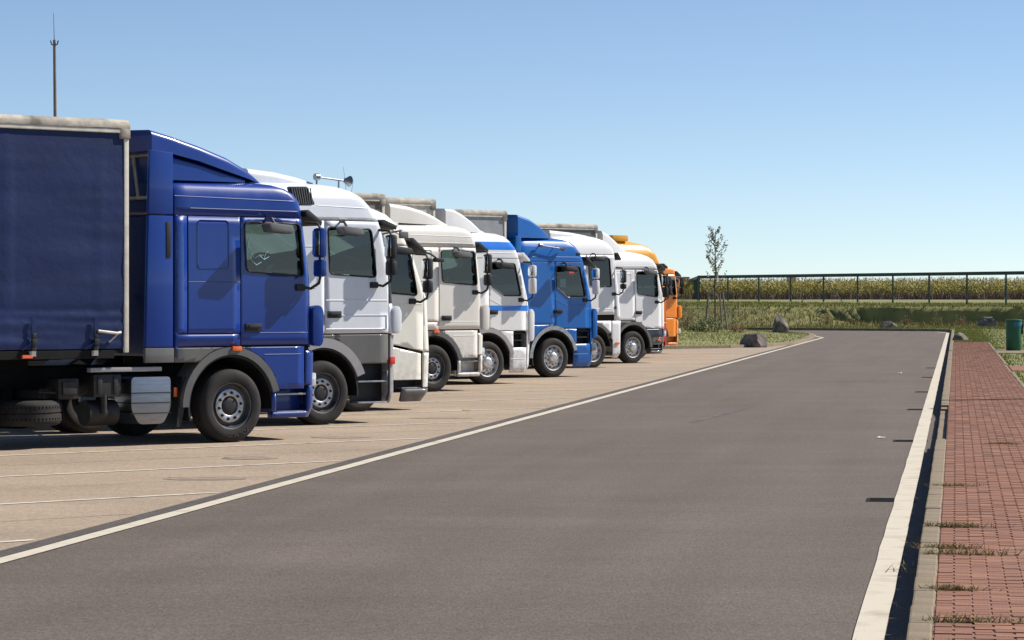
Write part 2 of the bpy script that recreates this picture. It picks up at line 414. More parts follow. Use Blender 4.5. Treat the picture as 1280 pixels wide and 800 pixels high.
def build_truck(label, contact, sp):
    X0, Y0 = contact
    T = thing('semi_truck', label, 'truck', (X0 - .643 * 1.25, Y0 + .766 * 1.25, 0), R_(40), 'trucks parked side by side in slanted bays')
    K = sp['keys']; pc = sp['paint']; zc = sp.get('core_z', 1.1)
    full = loft_bm(K)
    Rr, W0 = K[0][2], max(k_[3] for k_ in K); Fd = sp['door'][1] if not sp.get('doorpoly') else max(p[0] for p in sp['doorpoly'])
    win = rpoly(sp['win'], sp.get('winr', .07)); ys = sp.get('ysplit', -.98)
    # inner cab body, dark, with window openings
    core_src = loft_bm([k for k in K if k[0] >= zc] if K[0][0] < zc else K, .024, 18)
    zs0, zs1, ws = sp['shield']
    shield = rpoly([(-ws, zs0), (ws, zs0), (ws * .95, zs1), (-ws * .95, zs1)], .08, 3)
    c2 = clip(core_src, None, [inset(win, 0.0)] if len(win) else ())
    cfront = bmesh.new()
    kill = []
    E = edges_out(shield)
    for p, n in E:
        fs = [f for f in c2.faces if f.calc_center_median().x > Rr + .9 and max(v.co.z for v in f.verts) > zs0 and min(v.co.z for v in f.verts) < zs1]
        g = set(fs)
        for f in fs: g.update(f.verts); g.update(f.edges)
        if g: cut(c2, (0, p.x, p.y), (0, n.x, n.y), False, list(g))
    kill = [f for f in c2.faces if f.calc_center_median().x > Rr + .9 and all((Vector((f.calc_center_median().y, f.calc_center_median().z)) - p).dot(n) < 0 for p, n in E)]
    bmesh.ops.delete(c2, geom=kill, context='FACES'); cfront.free()
    body = skin('cab_body', c2, M['dark'], T, .03)
    core_src.free()
    rbox('cab_floor', (Rr + .05, K[0][1] - .15, -W0 + .1, W0 - .1, zc, zc + .06), M['interior'], T)
    # interior
    for s in (-1, 1):
        bm = bmesh.new(); y = s * .68; us = sp['win'][0][0] + .12
        box(bm, us - .1, us + .42, y - .24, y + .24, zc + .45, zc + .6, .05)
        prism(bm, [(us - .22, zc + 1.35), (us - .06, zc + 1.35), (us + .06, zc + .55), (us - .1, zc + .55)], y - .22, y + .22, .04)
        box(bm, us - .25, us - .13, y - .13, y + .13, zc + 1.38, zc + 1.6, .04)
        fin('seat', bm, M['seat'], T, 40)
    bm = bmesh.new(); F1 = interp(K, zs0)[0]
    prism(bm, [(F1 - .1, zs0 - .35), (F1 - .1, zs0 + .03), (F1 - .35, zs0 + .06), (F1 - .5, zs0 - .05), (F1 - .5, zs0 - .35)], -W0 + .15, W0 - .15, .02)
    fin('dashboard', bm, M['interior'], T, 40)
    bm = bmesh.new()
    cx, cz = F1 - .6, zs0 + .05
    tube(bm, [(cx + .08 * math.sin(a), .68 + .22 * math.cos(a), cz + .2 * math.sin(a)) for a in [2 * math.pi * k / 20 for k in range(21)]], .016, 6)
    tube(bm, [(cx, .68, cz), (cx + .25, .68, cz - .25)], .03, 6)
    fin('steering_wheel', bm, M['black'], T, 60)
    rbox('sleeper_wall', (Rr + .04, Rr + .10, -W0 + .08, W0 - .08, zc, 2.75), M['curtain_in'], T)
    # outer skin panels
    g = .005
    zr = sp['zroof']
    for s, mir in ((-1, False), (1, True)):
        def near(poly, holes=(), u0=None, **kw): return clip(full, inset(poly, g), holes, (-2, ys), **kw)
        wd = sp.get('winhole', True)
        dpoly = sp.get('doorpoly') or quad(sp['door'][0], sp['door'][1], sp['door'][2], zr)
        hs = [win] + ([sp['archpoly']] if sp.get('archpoly') else [])
        d = skin('door', near(dpoly, hs), sp.get('doormat', pc), T, .02, mir)
        gl = loft_bm([k for k in K if 1.5 < k[0] < zr + .3], .014, 8)
        glb = clip(gl, inset(win, -.01), (), (-2, ys)); gl.free()
        skin('window', glb, M[sp.get('glass', 'glass')], d, 0, mir)
        bm = bmesh.new(); tube(bm, on_skin(K, win, s, .004, True, .06), .013, 6); fin('window_frame', bm, M['black'], d, 60)
        if sp.get('handle'):
            hu, hz = sp['handle']; bm = bmesh.new(); box(bm, hu, hu + .25, s * (W0 + .012) - .01, s * (W0 + .012) + .01, hz - .05, hz + .05, .008)
            box(bm, hu + .03, hu + .22, s * (W0 + .04) - .012, s * (W0 + .04) + .012, hz - .01, hz + .03, .008); fin('door_handle', bm, M['black'], d, 40)
        if sp.get('chrome_rail'):
            bm = bmesh.new(); tube(bm, on_skin(K, sp['chrome_rail'], s, .006), .014, 6); fin('window_rail', bm, M['chrome'], d, 60)
        for it in sp['panels']:
            nm, mm, poly = it[0], it[1], it[2]; holes = it[3] if len(it) > 3 else (); th = it[4] if len(it) > 4 else .02
            skin(nm, clip(full, inset(poly, g), holes, (-2, ys)), M[mm], T, th, mir)
        for it in sp.get('beads', ()):
            bm = bmesh.new(); tube(bm, on_skin(K, it[0], s, 0, it[1]), it[2] if len(it) > 2 else .006, 5)
            fin('panel_seam', bm, M[it[3]] if len(it) > 3 else pc, T, 60)
        for (mm, poly) in sp.get('stripes', ()):
            fl = loft_bm([k for k in K if k[0] > 1.3], -.003, 12); skin('paint_stripe', clip(fl, poly, [inset(win, -.03)] if poly[0][1] < 2.6 else (), (-2, ys)), M[mm], T, 0, mir); fl.free()
        # pillar / front corner
        zt = sp.get('corner_top', zr)
        skin('corner_panel', clip(full, quad(Fd + g, 3, sp.get('corner_z', 1.2), zt), (), (-2, ys)), sp.get('pillar', pc), T, .02, mir)
    # roof, back, front
    skin('roof_panel', clip(full, quad(-5, 5, zr + g, 9)), pc, T, .02)
    skin('back_panel', clip(full, quad(Rr - 1, Rr + .055, zc, zr)), sp.get('backmat', pc), T, .02)
    fy = -ys - g
    skin('header_panel', clip(full, quad(-fy, fy, zs1 + .02, zr - g), (), umin=Rr + .8, axis=1), pc, T, .02)
    for s in (-1, 1):
        a = sorted((s * ws + s * g, s * fy)); skin('windshield_pillar', clip(full, quad(a[0], a[1], zs0, zs1 + .01), (), umin=Rr + .8, axis=1), M['black'], T, .02)
    skin('grille_panel', clip(full, quad(-fy, fy, .78, zs0 - .01), (), umin=Rr + .8, axis=1), pc, T, .02)
    skin('front_bumper', clip(full, quad(-fy, fy, .3, .77), (), umin=Rr + .8, axis=1), sp.get('bumper', pc), T, .03)
    gl = loft_bm([k for k in K if 1.5 < k[0] < zr + .3], .014, 8)
    skin('windshield', clip(gl, quad(-ws, ws, zs0, zs1 + .01), (), umin=Rr + .8, axis=1), M['glass_dark'], T, 0); gl.free()
    bm = bmesh.new(); Ff = interp(K, 1.3)[0]
    for k in range(5): box(bm, Ff - .02, Ff + .025, -.85, .85, .95 + k * .17, 1.04 + k * .17, .012)
    fin('grille', bm, M['black'], T, 40)
    full.free()
    for s in (-1, 1):
        # wheel-arch trim and mudguard
        ac = (0, .47); a0, a1, r0, r1 = sp.get('arch', (12, 180, .655, .75))
        bm = bmesh.new(); ring_band(bm, ac, r0, r1, a0, a1, s * (W0 + .012), s * (W0 - .30)); fin('wheel_arch', bm, M[sp.get('archmat', 'grey')], T, 40)
        bm = bmesh.new(); ring_band(bm, ac, r0 - .03, r0 - .005, max(-5, a0 - 30), 196, s * (W0 - .02), s * .72); fin('mudguard', bm, M['black'], T, 40)
        bm = bmesh.new(); prism(bm, [(-.70, .85), (-.62, .85), (-.66, .5), (-.74, .22), (-.80, .22), (-.76, .55)], s * (W0 - .06), s * .8, .005); fin('mud_flap', bm, M['black'], T)
        wheel(T, 0, s, sp.get('wheel', 'front'))
        if sp.get('rear', True):
            wheel(T, -sp.get('wb', 3.92), s, 'dual'); wheel(T, -sp.get('wb', 3.92), s, 'dual', y=s * .77)
            bm = bmesh.new(); ring_band(bm, (-sp.get('wb', 3.92), .47), .56, .59, 15, 165, s * 1.26, s * .62); fin('rear_mudguard', bm, M['black'], T, 40)
        if sp.get('markerpos'):
            u, z = sp['markerpos']; rbox('marker_lamp', (u - .07, u + .07, s * (W0 + .02) - .015, s * (W0 + .02) + .015, z - .03, z + .03), M['marker'], T, .01)
        # steps (between front wheel and bumper)
        if sp.get('steps'):
            for (u0, u1, z) in sp['steps']: rbox('step', (u0, u1, s * (W0 - .03), s * (W0 - .2), z - .012, z + .012), M[sp.get('stepmat', 'steel')], T, .004)
            u0 = min(q[0] for q in sp['steps']); u1 = max(q[1] for q in sp['steps']); zt = sp.get('steptop', .64)
            rbox('step_well', (u0 - .02, u1 + .02, s * (W0 - .2), s * (W0 - .22), .3, zt), M[sp.get('wellmat', 'black')], T, .003)
        # mirrors
        mu, mz0, mz1, mz2 = sp['mirror']; mm = M[sp.get('mirmat', 'black')]; yo = W0 + .15
        bm = bmesh.new(); b = bmesh.new(); box(b, mu - .055, mu + .055, s * yo - .095, s * yo + .095, mz1 + .01, mz0, .045)
        merge(bm, b); mo = fin('mirror', bm, mm, T, 40)
        rbox('mirror_glass', (mu - .066, mu - .058, s * yo - .075, s * yo + .075, mz1 + .05, mz0 - .04), M['mirror'], mo, .002)
        bm = bmesh.new(); box(bm, mu - .05, mu + .055, s * yo - .095, s * yo + .095, mz2, mz1 - .01, .045); fin('mirror', bm, mm, T, 40)
        bm = bmesh.new(); ya = -s * ysurf(K, min(mu, Fd - .05), mz0) 
        tube(bm, [(mu - .12, s * (W0 - .03), mz0 + .07), (mu, s * (W0 + .1), mz0 + .06), (mu + .02, s * yo, mz0 - .02)], .02, 6)
        if sp.get('lowarm', True): tube(bm, [(mu - .16, s * (W0 - .01), mz2 - .13), (mu - .08, s * (W0 + .06), mz2 - .15), (mu, s * (yo - .02), mz2 - .08), (mu + .01, s * yo, mz2 + .02)], .02, 6)
        tube(bm, [(mu, s * yo, mz2), (mu, s * yo, mz0)], .018, 6)
        box(bm, mu - .28, mu - .14, s * W0 - .03, s * W0 + .03, mz2 - .18, mz2 - .09, .015)
        fin('mirror_arm', bm, M['black'], T, 40)
        # kerb mirror over the side window
        if sp.get('kerbmirror') and s < 0:
            u, z = sp['kerbmirror']; bm = bmesh.new()
            prism(bm, [(u, z + .03), (u + .05, z + .05), (u + .36, z + .02), (u + .40, z - .06), (u + .36, z - .09), (u + .04, z - .07)], s * (W0 + .30), s * (W0 + .10), .02)
            tube(bm, [(u + .17, s * (W0 - .01), z + .12), (u + .17, s * (W0 + .1), z + .11), (u + .18, s * (W0 + .16), z + .03)], .02, 6)
            fin('kerb_mirror', bm, M[sp.get('kmmat', 'black')], T, 40)
        # corner wind deflector
        if sp.get('defl'):
            u0, u1, z0, z1 = sp['defl']; bm = bmesh.new()
            prism(bm, rpoly([(u0, z0 + .02), (u1 - .05, z0), (u1, z0 + .06), (u1 + .01, z1 - .1), (u1 - .04, z1), (u0, z1 - .02)], .05, 3), s * (W0 + .02), s * (W0 - .10), .02)
            fin('wind_deflector', bm, M[sp.get('deflmat')] if sp.get('deflmat') else pc, T, 40)
        if sp.get('headlamp'):
            u0, u1, z0, z1 = sp['headlamp']; rbox('headlamp', (u0, u1, s * (W0 - .05), s * (W0 - .25), z0, z1), M['lamp'], T, .02)
    # sun visor
    if sp.get('visor'):
        (ua, za), (ub, zb) = sp['visor']; bm = bmesh.new(); vy = sp.get('visor_w', W0 - .02)
        prism(bm, [(ua, za), (ua + .06, za + .02), (ub + .02, zb + .06), (ub, zb), (ua + .02, za - .07)], -vy, vy, .012)
        fin('sun_visor', bm, M[sp.get('vismat', 'black')], T, 40)
    for nm, st, mm in sp.get('fairings', ()):
        o = fin(nm, uloft(st, sp.get('crown', .03)), M[mm] if mm else pc, T, 30)
    # side extenders behind the cab
    if sp.get('ext'):
        u0, u1, z0, z1, zt0, zt1 = sp['ext']
        for s in (-1, 1):
            for za, zb in ((z0, z1 - .006), (z1 + .006, None)):
                bm = bmesh.new()
                top0, top1 = (zb, zb) if zb else (zt0, zt1)
                x0a = u0 + .05 * (za - z0) / 2; prism(bm, [(x0a, za), (u1 - .006, za), (u1 - .006, top1), (u0 + .05 * (top0 - z0) / 2, top0)], s * W0, s * (W0 - .06), .018)
                fin('side_extender', bm, M[sp['extmat']] if sp.get('extmat') else pc, T, 40)
        if sp.get('slot'):
            a, b, c, d = sp['slot']
            for s in (-1, 1): rbox('air_intake', (a, b, s * (W0 + .008), s * (W0 - .02), c, d), M['black'], T, .006)
    # chassis
    bm = bmesh.new()
    for s in (-1, 1): box(bm, -sp.get('wb', 3.92) - .8, 1.1, s * .43 - .04, s * .43 + .04, .72, .98)
    for x in (-.9, -1.9, -2.8, -3.75, -4.4): box(bm, x, x + .12, -.4, .4, .74, .95)
    box(bm, -.08, .08, -.9, .9, .38, .5); box(bm, -sp.get('wb', 3.92) - .1, -sp.get('wb', 3.92) + .1, -.7, .7, .38, .56)
    box(bm, -.6, .9, -.42, .42, .55, 1.15, .05); fin('chassis', bm, M['dark'], T)
    if sp.get('tank', True):
        bm = bmesh.new()
        for s in (-1, 1): box(bm, -2.6, -1.0, s * 1.2, s * .55, .32, .95, .08)
        fin('fuel_tank', bm, M[sp.get('tankmat', 'dirtysteel')], T, 40)
    for nm, mm, fn in sp.get('extra', ()):
        bm = bmesh.new(); fn(bm); fin(nm, bm, M[mm], T, 40)
    return T

# ------------------------------------------------------------ the ten trucks
def daf_keys(top=3.355, f=0):
    d = top - 3.355
    return [(.28, 1.38, -.87, 1.22, .28), (.42, 1.44 + f, -.87, 1.25, .28), (1.12, 1.44 + f, -.87, 1.25, .26), (1.2, 1.39 + f, -.87, 1.25, .25), (2.05, 1.38 + f, -.87, 1.25, .25), (2.88, 1.26 + f, -.87, 1.245, .25),
            (3.0 + d, 1.235 + f, -.87, 1.245, .25), (3.1 + d, 1.205 + f, -.87, 1.24, .25), (3.19 + d, 1.14 + f, -.87, 1.225, .26), (3.26 + d, 1.03 + f, -.87, 1.19, .26), (3.31 + d, .85 + f, -.87, 1.13, .26), (3.34 + d, .5, -.87, 1.03, .26), (3.355 + d, .1, -.87, .9, .26)]
ARCH = circ((0, .47), .757, 36)
def daf(paintm, **kw):
    sp = dict(kmmat='grey', keys=daf_keys(), paint=M[paintm], door=(.135, 1.21, 1.24), win=[(.19, 2.82), (1.06, 2.81), (1.12, 2.13), (.22, 2.19)], shield=(2.08, 2.84, 1.02), zroof=2.885,
              archpoly=ARCH, handle=(.20, 1.47), markerpos=(.06, 1.20), ysplit=-.99, corner_z=1.2, headlamp=(1.27, 1.36, .70, .87),
              panels=[('side_panel', paintm, quad(-.665, .13, 1.395, 2.885)), ('rear_corner_panel', paintm, quad(-.86, -.675, 1.395, 2.885)), ('sill_panel', paintm, quad(-.86, .13, 1.23, 1.39)),
                      ('lower_trim', 'grey', quad(-.87, .3, 1.03, 1.222), [ARCH]), ('lower_panel', paintm, quad(.2, 1.13, .665, 1.222), [ARCH]),
                      ('bumper_side', paintm, quad(1.145, 3, .72, 1.17)), ('step_frame', paintm, quad(.63, 1.22, .29, .37), (), .05), ('step_frame', paintm, quad(.62, .69, .375, .63), (), .05), ('bumper_end', paintm, quad(1.20, 3, .29, .715), (), .05)],
              beads=[(rpoly(quad(-.52, -.05, 2.22, 2.83), .05), True, .008), ([(-.66, 2.05), (.125, 2.05)], False, .004), ([(.14, 1.40), (1.2, 1.40)], False, .005),
                     ([(-.86, 3.13), (1.12, 3.10)], False, .006), ([(-.63, 2.98), (1.02, 2.97)], False, .006), ([(.5, 1.12), (1.08, 1.12)], False, .006)],
              steps=[(.72, 1.18, .37), (.72, 1.18, .60)], steptop=.66, wellmat=paintm, mirror=(1.27, 2.76, 2.36, 2.12), visor=((1.16, 2.98), (1.42, 2.79)), kerbmirror=(.37, 2.76),
              defl=(1.26, 1.43, 1.21, 1.76), mirmat=paintm, arch=(14, 180, .655, .75))
    sp.update(kw); return sp
def bars(bm):
    for z in (3.12, 3.66): tube(bm, [(-.93, -1.15, z), (-.93, 1.15, z)], .022, 6)
    for y in (-.95, -.5, .1, .7): tube(bm, [(-.93, y, 3.12), (-.93, y + .12, 3.66)], .02, 6)
contacts = {1: (-3.57, 34.69), 2: (-2.75, 39.61), 3: (-2.49, 44.35), 4: (-1.56, 54.16), 5: (-.52, 59.02), 6: (.99, 64.42), 7: (2.21, 73.73), 8: (3.53, 79.07), 9: (4.03, 86.2), 10: (4.84, 93.44)}
T1 = build_truck('deep blue truck with swept roof fairing, nearest the camera', contacts[1], daf('blue',
    fairings=[('roof_fairing', [(-1.17, 3.69, 3.95, 1.20, .08), (-.90, 3.665, 3.89, 1.20, .08), (-.46, 3.58, 3.78, 1.19, .09), (0, 3.46, 3.64, 1.17, .09), (.31, 3.39, 3.51, 1.12, .08), (.46, 3.355, 3.42, 1.08, .05), (.58, 3.335, 3.345, 1.02, .005)], None),
              ('fairing_base', [(-.90, 3.33, 3.64, 1.165, .04), (-.46, 3.33, 3.55, 1.16, .04), (0, 3.33, 3.44, 1.14, .04), (.3, 3.33, 3.37, 1.1, .02)], None)],
    ext=(-1.29, -.88, 1.23, 2.885, 3.70, 3.67), slot=(-.99, -.925, 2.35, 2.80), tank=False,
    extra=[('fairing_frame', 'post', bars),
           ('lower_trim', 'grey', lambda bm: box(bm, -1.30, -.875, -1.255, -1.20, 1.035, 1.22, .012)), ('lower_trim', 'grey', lambda bm: box(bm, -1.30, -.875, 1.20, 1.255, 1.035, 1.22, .012)),
           ('catwalk_rail', 'lgrey', lambda bm: box(bm, -2.05, -1.02, -1.20, -1.10, .93, .985, .01)),
           ('toolbox', 'chrome', lambda bm: prism(bm, rpoly([(-1.47, .86), (-.89, .86), (-.89, .46), (-1.0, .27), (-1.36, .27), (-1.47, .46)], .06), -1.20, -.65, .008)),
           ('toolbox_strap', 'dirtysteel', lambda bm: [box(bm, -1.475, -.885, -1.207, -.7, z, z + .015, .003) for z in (.40, .53, .655)]),
           ('battery_box', 'black', lambda bm: (box(bm, -1.98, -1.58, -1.15, -.7, .62, .90, .02), box(bm, -1.93, -1.86, -1.165, -1.14, .66, .88, .01), box(bm, -1.70, -1.64, -1.165, -1.14, .66, .88, .01))),
           ('air_tank', 'dirtysteel', lambda bm: (tube(bm, [(-2.0, -.95, .42), (-1.58, -.95, .42)], .16, 18), tube(bm, [(-1.82, -1.12, .42), (-1.82, -1.12, .66)], .04, 10), tube(bm, [(-1.9, -1.1, .64), (-1.65, -1.1, .6)], .014, 6))),
           ('valve_block', 'dirtysteel', lambda bm: (box(bm, -2.45, -2.15, -1.1, -.8, .60, .86, .03), box(bm, -2.40, -2.2, -1.13, -1.08, .66, .82, .01), tube(bm, [(-2.7, -1.05, .7), (-2.1, -1.05, .66), (-1.9, -1.05, .75)], .014, 6))),
           ('air_hose', 'redlens', lambda bm: tube(bm, [(-.95, -.1, 1.9), (-1.2, -.1, 1.4), (-1.45, 0, 1.5), (-1.6, .1, 1.9)], .014, 6)),
           ('side_reflector', 'marker', lambda bm: box(bm, -.80, -.755, -1.14, -1.12, .60, .72, .004))]))
# spare wheel carried flat beside the chassis
sw = link('spare_wheel', RIM3, None, T1); sw.location = (-2.72, -.72, .44); sw.rotation_euler = (R_(90), 0, 0)
link('tyre', TYRE, None, sw)

def letters(word, m, parent, place, size, depth=.002):
    for k, ch in enumerate(word):
        cu = bpy.data.curves.new('letter', 'FONT'); cu.body = ch; cu.size = size; cu.extrude = depth; cu.align_x = 'CENTER'
        ob = bpy.data.objects.new('letter', cu); me = bpy.data.meshes.new_from_object(ob); bpy.data.objects.remove(ob)
        o = link('letter', me, m, parent); o.matrix_local = place(k)
M['letter'] = mat('worn_tyre_letters', (.075, .066, .058), .85)
nw = [c for c in T1.children if c.name.startswith('wheel') and c.location.y < 0 and abs(c.location.x) < .1][0]
nt_ = [c for c in nw.children if c.name.startswith('tyre')][0]
def place(k):
    a = R_(-72 - (5 - k) * 9.0 + 18)
    return Matrix.Translation((.352 * math.cos(a), -.160, .352 * math.sin(a))) @ Matrix.Rotation(-(a - math.pi / 2), 4, 'Y') @ Matrix.Rotation(R_(90), 4, 'X')
letters('DUNLOP', M['letter'], nw, place, .07)
M['sticker'] = mat('pale_cyan_sticker', (.35, .62, .66), .6)
dr = [c for c in T1.children if c.name.startswith('door') and min(v.co.y for v in c.data.vertices) < 0][0]
for cv_ in ([(.27, 2.62), (.25, 2.52), (.30, 2.45), (.27, 2.36), (.33, 2.30)], [(.27, 2.42), (.36, 2.36), (.42, 2.40), (.50, 2.34), (.58, 2.38)], [(.30, 2.33), (.38, 2.27), (.46, 2.31)], [(.50, 2.34), (.52, 2.42), (.56, 2.45)], [(.25, 2.5), (.22, 2.44)]):
    bm = bmesh.new(); tube(bm, [(u, -1.243, z) for u, z in cv_], .0045, 5); fin('window_sticker', bm, M['sticker'], dr, 60)

def vents(bm, s=-1):
    if 1:
        prism(bm, rpoly([(-.60, 3.46), (-.26, 3.47), (-.12, 3.21), (-.5, 3.19)], .03, 2), s * 1.17, s * 1.222, .006)
def slats(bm):
    for s in (-1, 1):
        for k in range(9): prism(bm, [(-.555 + k * .042, 3.445), (-.54 + k * .042, 3.445), (-.475 + k * .038, 3.215), (-.49 + k * .038, 3.215)], s * 1.22, s * 1.235)
def horns(bm):
    y = -.95
    tube(bm, [(.10, y, 3.63), (.60, y, 3.59)], .016, 8); tube(bm, [(.6, y, 3.59), (.66, y, 3.585), (.70, y, 3.58)], .03, 12, .085)
    tube(bm, [(.07, y, 3.63), (.14, y, 3.63)], .05, 10); tube(bm, [(.10, y, 3.63), (.10, y, 3.5)], .014, 6); tube(bm, [(.5, y, 3.6), (.5, y, 3.45)], .014, 6)
    tube(bm, [(.72, y + .1, 3.4), (.66, y + .1, 3.80)], .005, 5, .002); tube(bm, [(.86, y + .2, 3.3), (.92, y + .2, 3.62)], .005, 5, .002)
A2 = circ((0, .47), .805, 36)
T2 = build_truck('white truck with dark grey lower panels and chrome horns on its roof', contacts[2], dict(
    keys=[(.28, 1.40, -.97, 1.23, .27), (.45, 1.46, -.97, 1.25, .26), (1.3, 1.46, -.97, 1.25, .25), (1.7, 1.44, -.97, 1.25, .25), (2.1, 1.40, -.97, 1.25, .25), (2.9, 1.22, -.97, 1.245, .25), (3.0, 1.17, -.97, 1.245, .25), (3.18, 1.06, -.97, 1.225, .26),
          (3.33, .93, -.97, 1.185, .28), (3.43, .78, -.97, 1.12, .3), (3.49, .58, -.97, 1.04, .3), (3.53, .25, -.97, .94, .3), (3.545, 0, -.97, .85, .3)],
    paint=M['white'], door=(.03, 1.20, 1.33), win=[(.09, 2.89), (.88, 2.87), (.97, 2.16), (.12, 2.20)], shield=(2.08, 2.9, 1.02), zroof=2.985, archpoly=A2, handle=(.07, 1.61), ysplit=-.99, pillar=M['black'], corner_z=1.78,
    panels=[('side_panel', 'white', quad(-.96, .025, 1.33, 2.985)), ('front_corner', 'white', quad(1.205, 3, 1.32, 1.775)), ('lower_trim', 'grey', quad(-.96, .3, 1.1, 1.32), [A2]), ('lower_panel', 'grey', quad(.2, 1.195, .88, 1.32), [A2]),
            ('step_pillar', 'lgrey', quad(.57, .69, .29, .875), [A2]), ('bumper_side', 'lgrey', quad(1.22, 3, .29, 1.31)), ('roof_trim', 'lgrey', quad(-.9, 1.3, 2.99, 3.04), (), .024)],
    beads=[([(.05, 1.82), (1.18, 1.82)], False, .007), ([(.05, 1.40), (1.16, 1.40), (1.16, 1.60), (.05, 1.60)], False, .008), ([(-.1, 3.20), (1.0, 3.17)], False, .006), (rpoly(quad(-.6, -.1, 2.0, 2.6), .05), True, .007)],
    steps=[(.66, 1.2, .62), (.66, 1.2, .31)], steptop=.88, mirror=(1.13, 2.79, 2.42, 2.18), visor=((1.08, 3.0), (1.36, 2.87)), kerbmirror=(.14, 2.85), kmmat='grey', defl=(1.28, 1.43, 1.32, 1.74),
    archmat='lgrey', arch=(20, 180, .66, .80), fairings=[('roof_fairing', [(-1.12, 3.40, 3.72, .98, .10), (-.63, 3.42, 3.68, .98, .10), (-.24, 3.44, 3.62, .96, .10), (.01, 3.46, 3.56, .92, .06), (.12, 3.5, 3.53, .9, .01)], None)],
    extra=[('side_vent', 'black', vents), ('side_vent', 'black', lambda bm: vents(bm, 1)), ('vent_slat', 'grey', slats), ('air_horn', 'chrome', horns), ('side_marker', 'redlens', lambda bm: box(bm, 1.22, 1.31, -1.27, -1.22, .87, .98, .008))]))

def roofarm(bm):
    tube(bm, [(.42, -1.20, 2.90), (.80, -1.34, 2.97)], .016, 6); box(bm, .74, .92, -1.38, -1.33, 2.84, 2.95, .02)
    box(bm, .12, .22, -1.22, -1.14, 3.10, 3.28, .03)
def frontmirror(bm):
    tube(bm, [(1.36, -1.0, 2.66), (1.60, -1.1, 2.60), (1.70, -1.15, 2.52)], .018, 6); box(bm, 1.62, 1.80, -1.22, -1.12, 2.46, 2.53, .02)
A3 = circ((0, .47), .70, 36)
T3 = build_truck('cream truck with rounded roof tucked behind the white truck with horns', contacts[3], dict(
    keys=[(.14, 1.50, -.8, 1.20, .3), (.3, 1.6, -.8, 1.25, .28), (.95, 1.62, -.8, 1.25, .26), (1.85, 1.57, -.8, 1.25, .26), (2.0, 1.50, -.8, 1.25, .27), (2.6, 1.28, -.8, 1.24, .28), (2.83, 1.14, -.8, 1.23, .3), (3.09, 1.0, -.8, 1.20, .34), (3.24, .86, -.8, 1.14, .38), (3.33, .66, -.8, 1.06, .38), (3.38, .4, -.8, .96, .38), (3.40, .1, -.8, .84, .38)],
    paint=M['cream'], door=(.1, 1.33, 1.06), doorpoly=[(.1, 1.20), (1.33, .97), (1.33, 2.72), (.1, 2.72)], win=[(.18, 2.63), (1.06, 2.60), (1.20, 1.90), (.2, 1.98)], shield=(1.98, 2.62, 1.0), zroof=2.72, archpoly=A3, handle=(.14, 1.40), ysplit=-.97, corner_z=.97, glass='glass_dark',
    panels=[('side_panel', 'cream', quad(-.8, .095, 1.2, 2.72)), ('lower_trim', 'grey', quad(-.8, .3, 1.06, 1.19), [A3]), ('lower_panel', 'cream', [(.35, .50), (1.28, .50), (1.28, .94), (.35, 1.12)], [A3]), ('bumper_side', 'cream', quad(1.31, 3, .37, .955)), ('bumper_lower', 'grey', quad(.88, 3, .14, .36), (), .05)],
    beads=[([(.15, 1.74), (1.3, 1.76)], False, .006), ([(.2, 2.9), (.7, 3.0), (.95, 2.85)], False, .01)], steps=[(.9, 1.3, .37), (.9, 1.3, .55)], steptop=.5, mirror=(1.30, 2.52, 2.16, 1.94), visor=((1.08, 2.84), (1.40, 2.58)), vismat='black', kerbmirror=(.5, 2.66), bumper=M['grey'], arch=(25, 180, .62, .70), archmat='black',
    extra=[('roof_arm_mirror', 'grey', roofarm), ('front_mirror', 'black', frontmirror)]))

T4 = build_truck('cream white truck between the rounded cream truck and the blue-striped truck', contacts[4], daf('cream2', archmat='grey', mirmat='black',
    fairings=[('roof_fairing', [(-1.0, 3.36, 3.74, 1.14, .09), (-.52, 3.35, 3.69, 1.14, .09), (-.14, 3.34, 3.61, 1.12, .09), (.16, 3.33, 3.51, 1.09, .08), (.40, 3.33, 3.40, 1.05, .05), (.55, 3.32, 3.345, 1.0, .01)], None)],
    ext=(-1.2, -.88, 1.23, 2.885, 3.4, 3.36)))

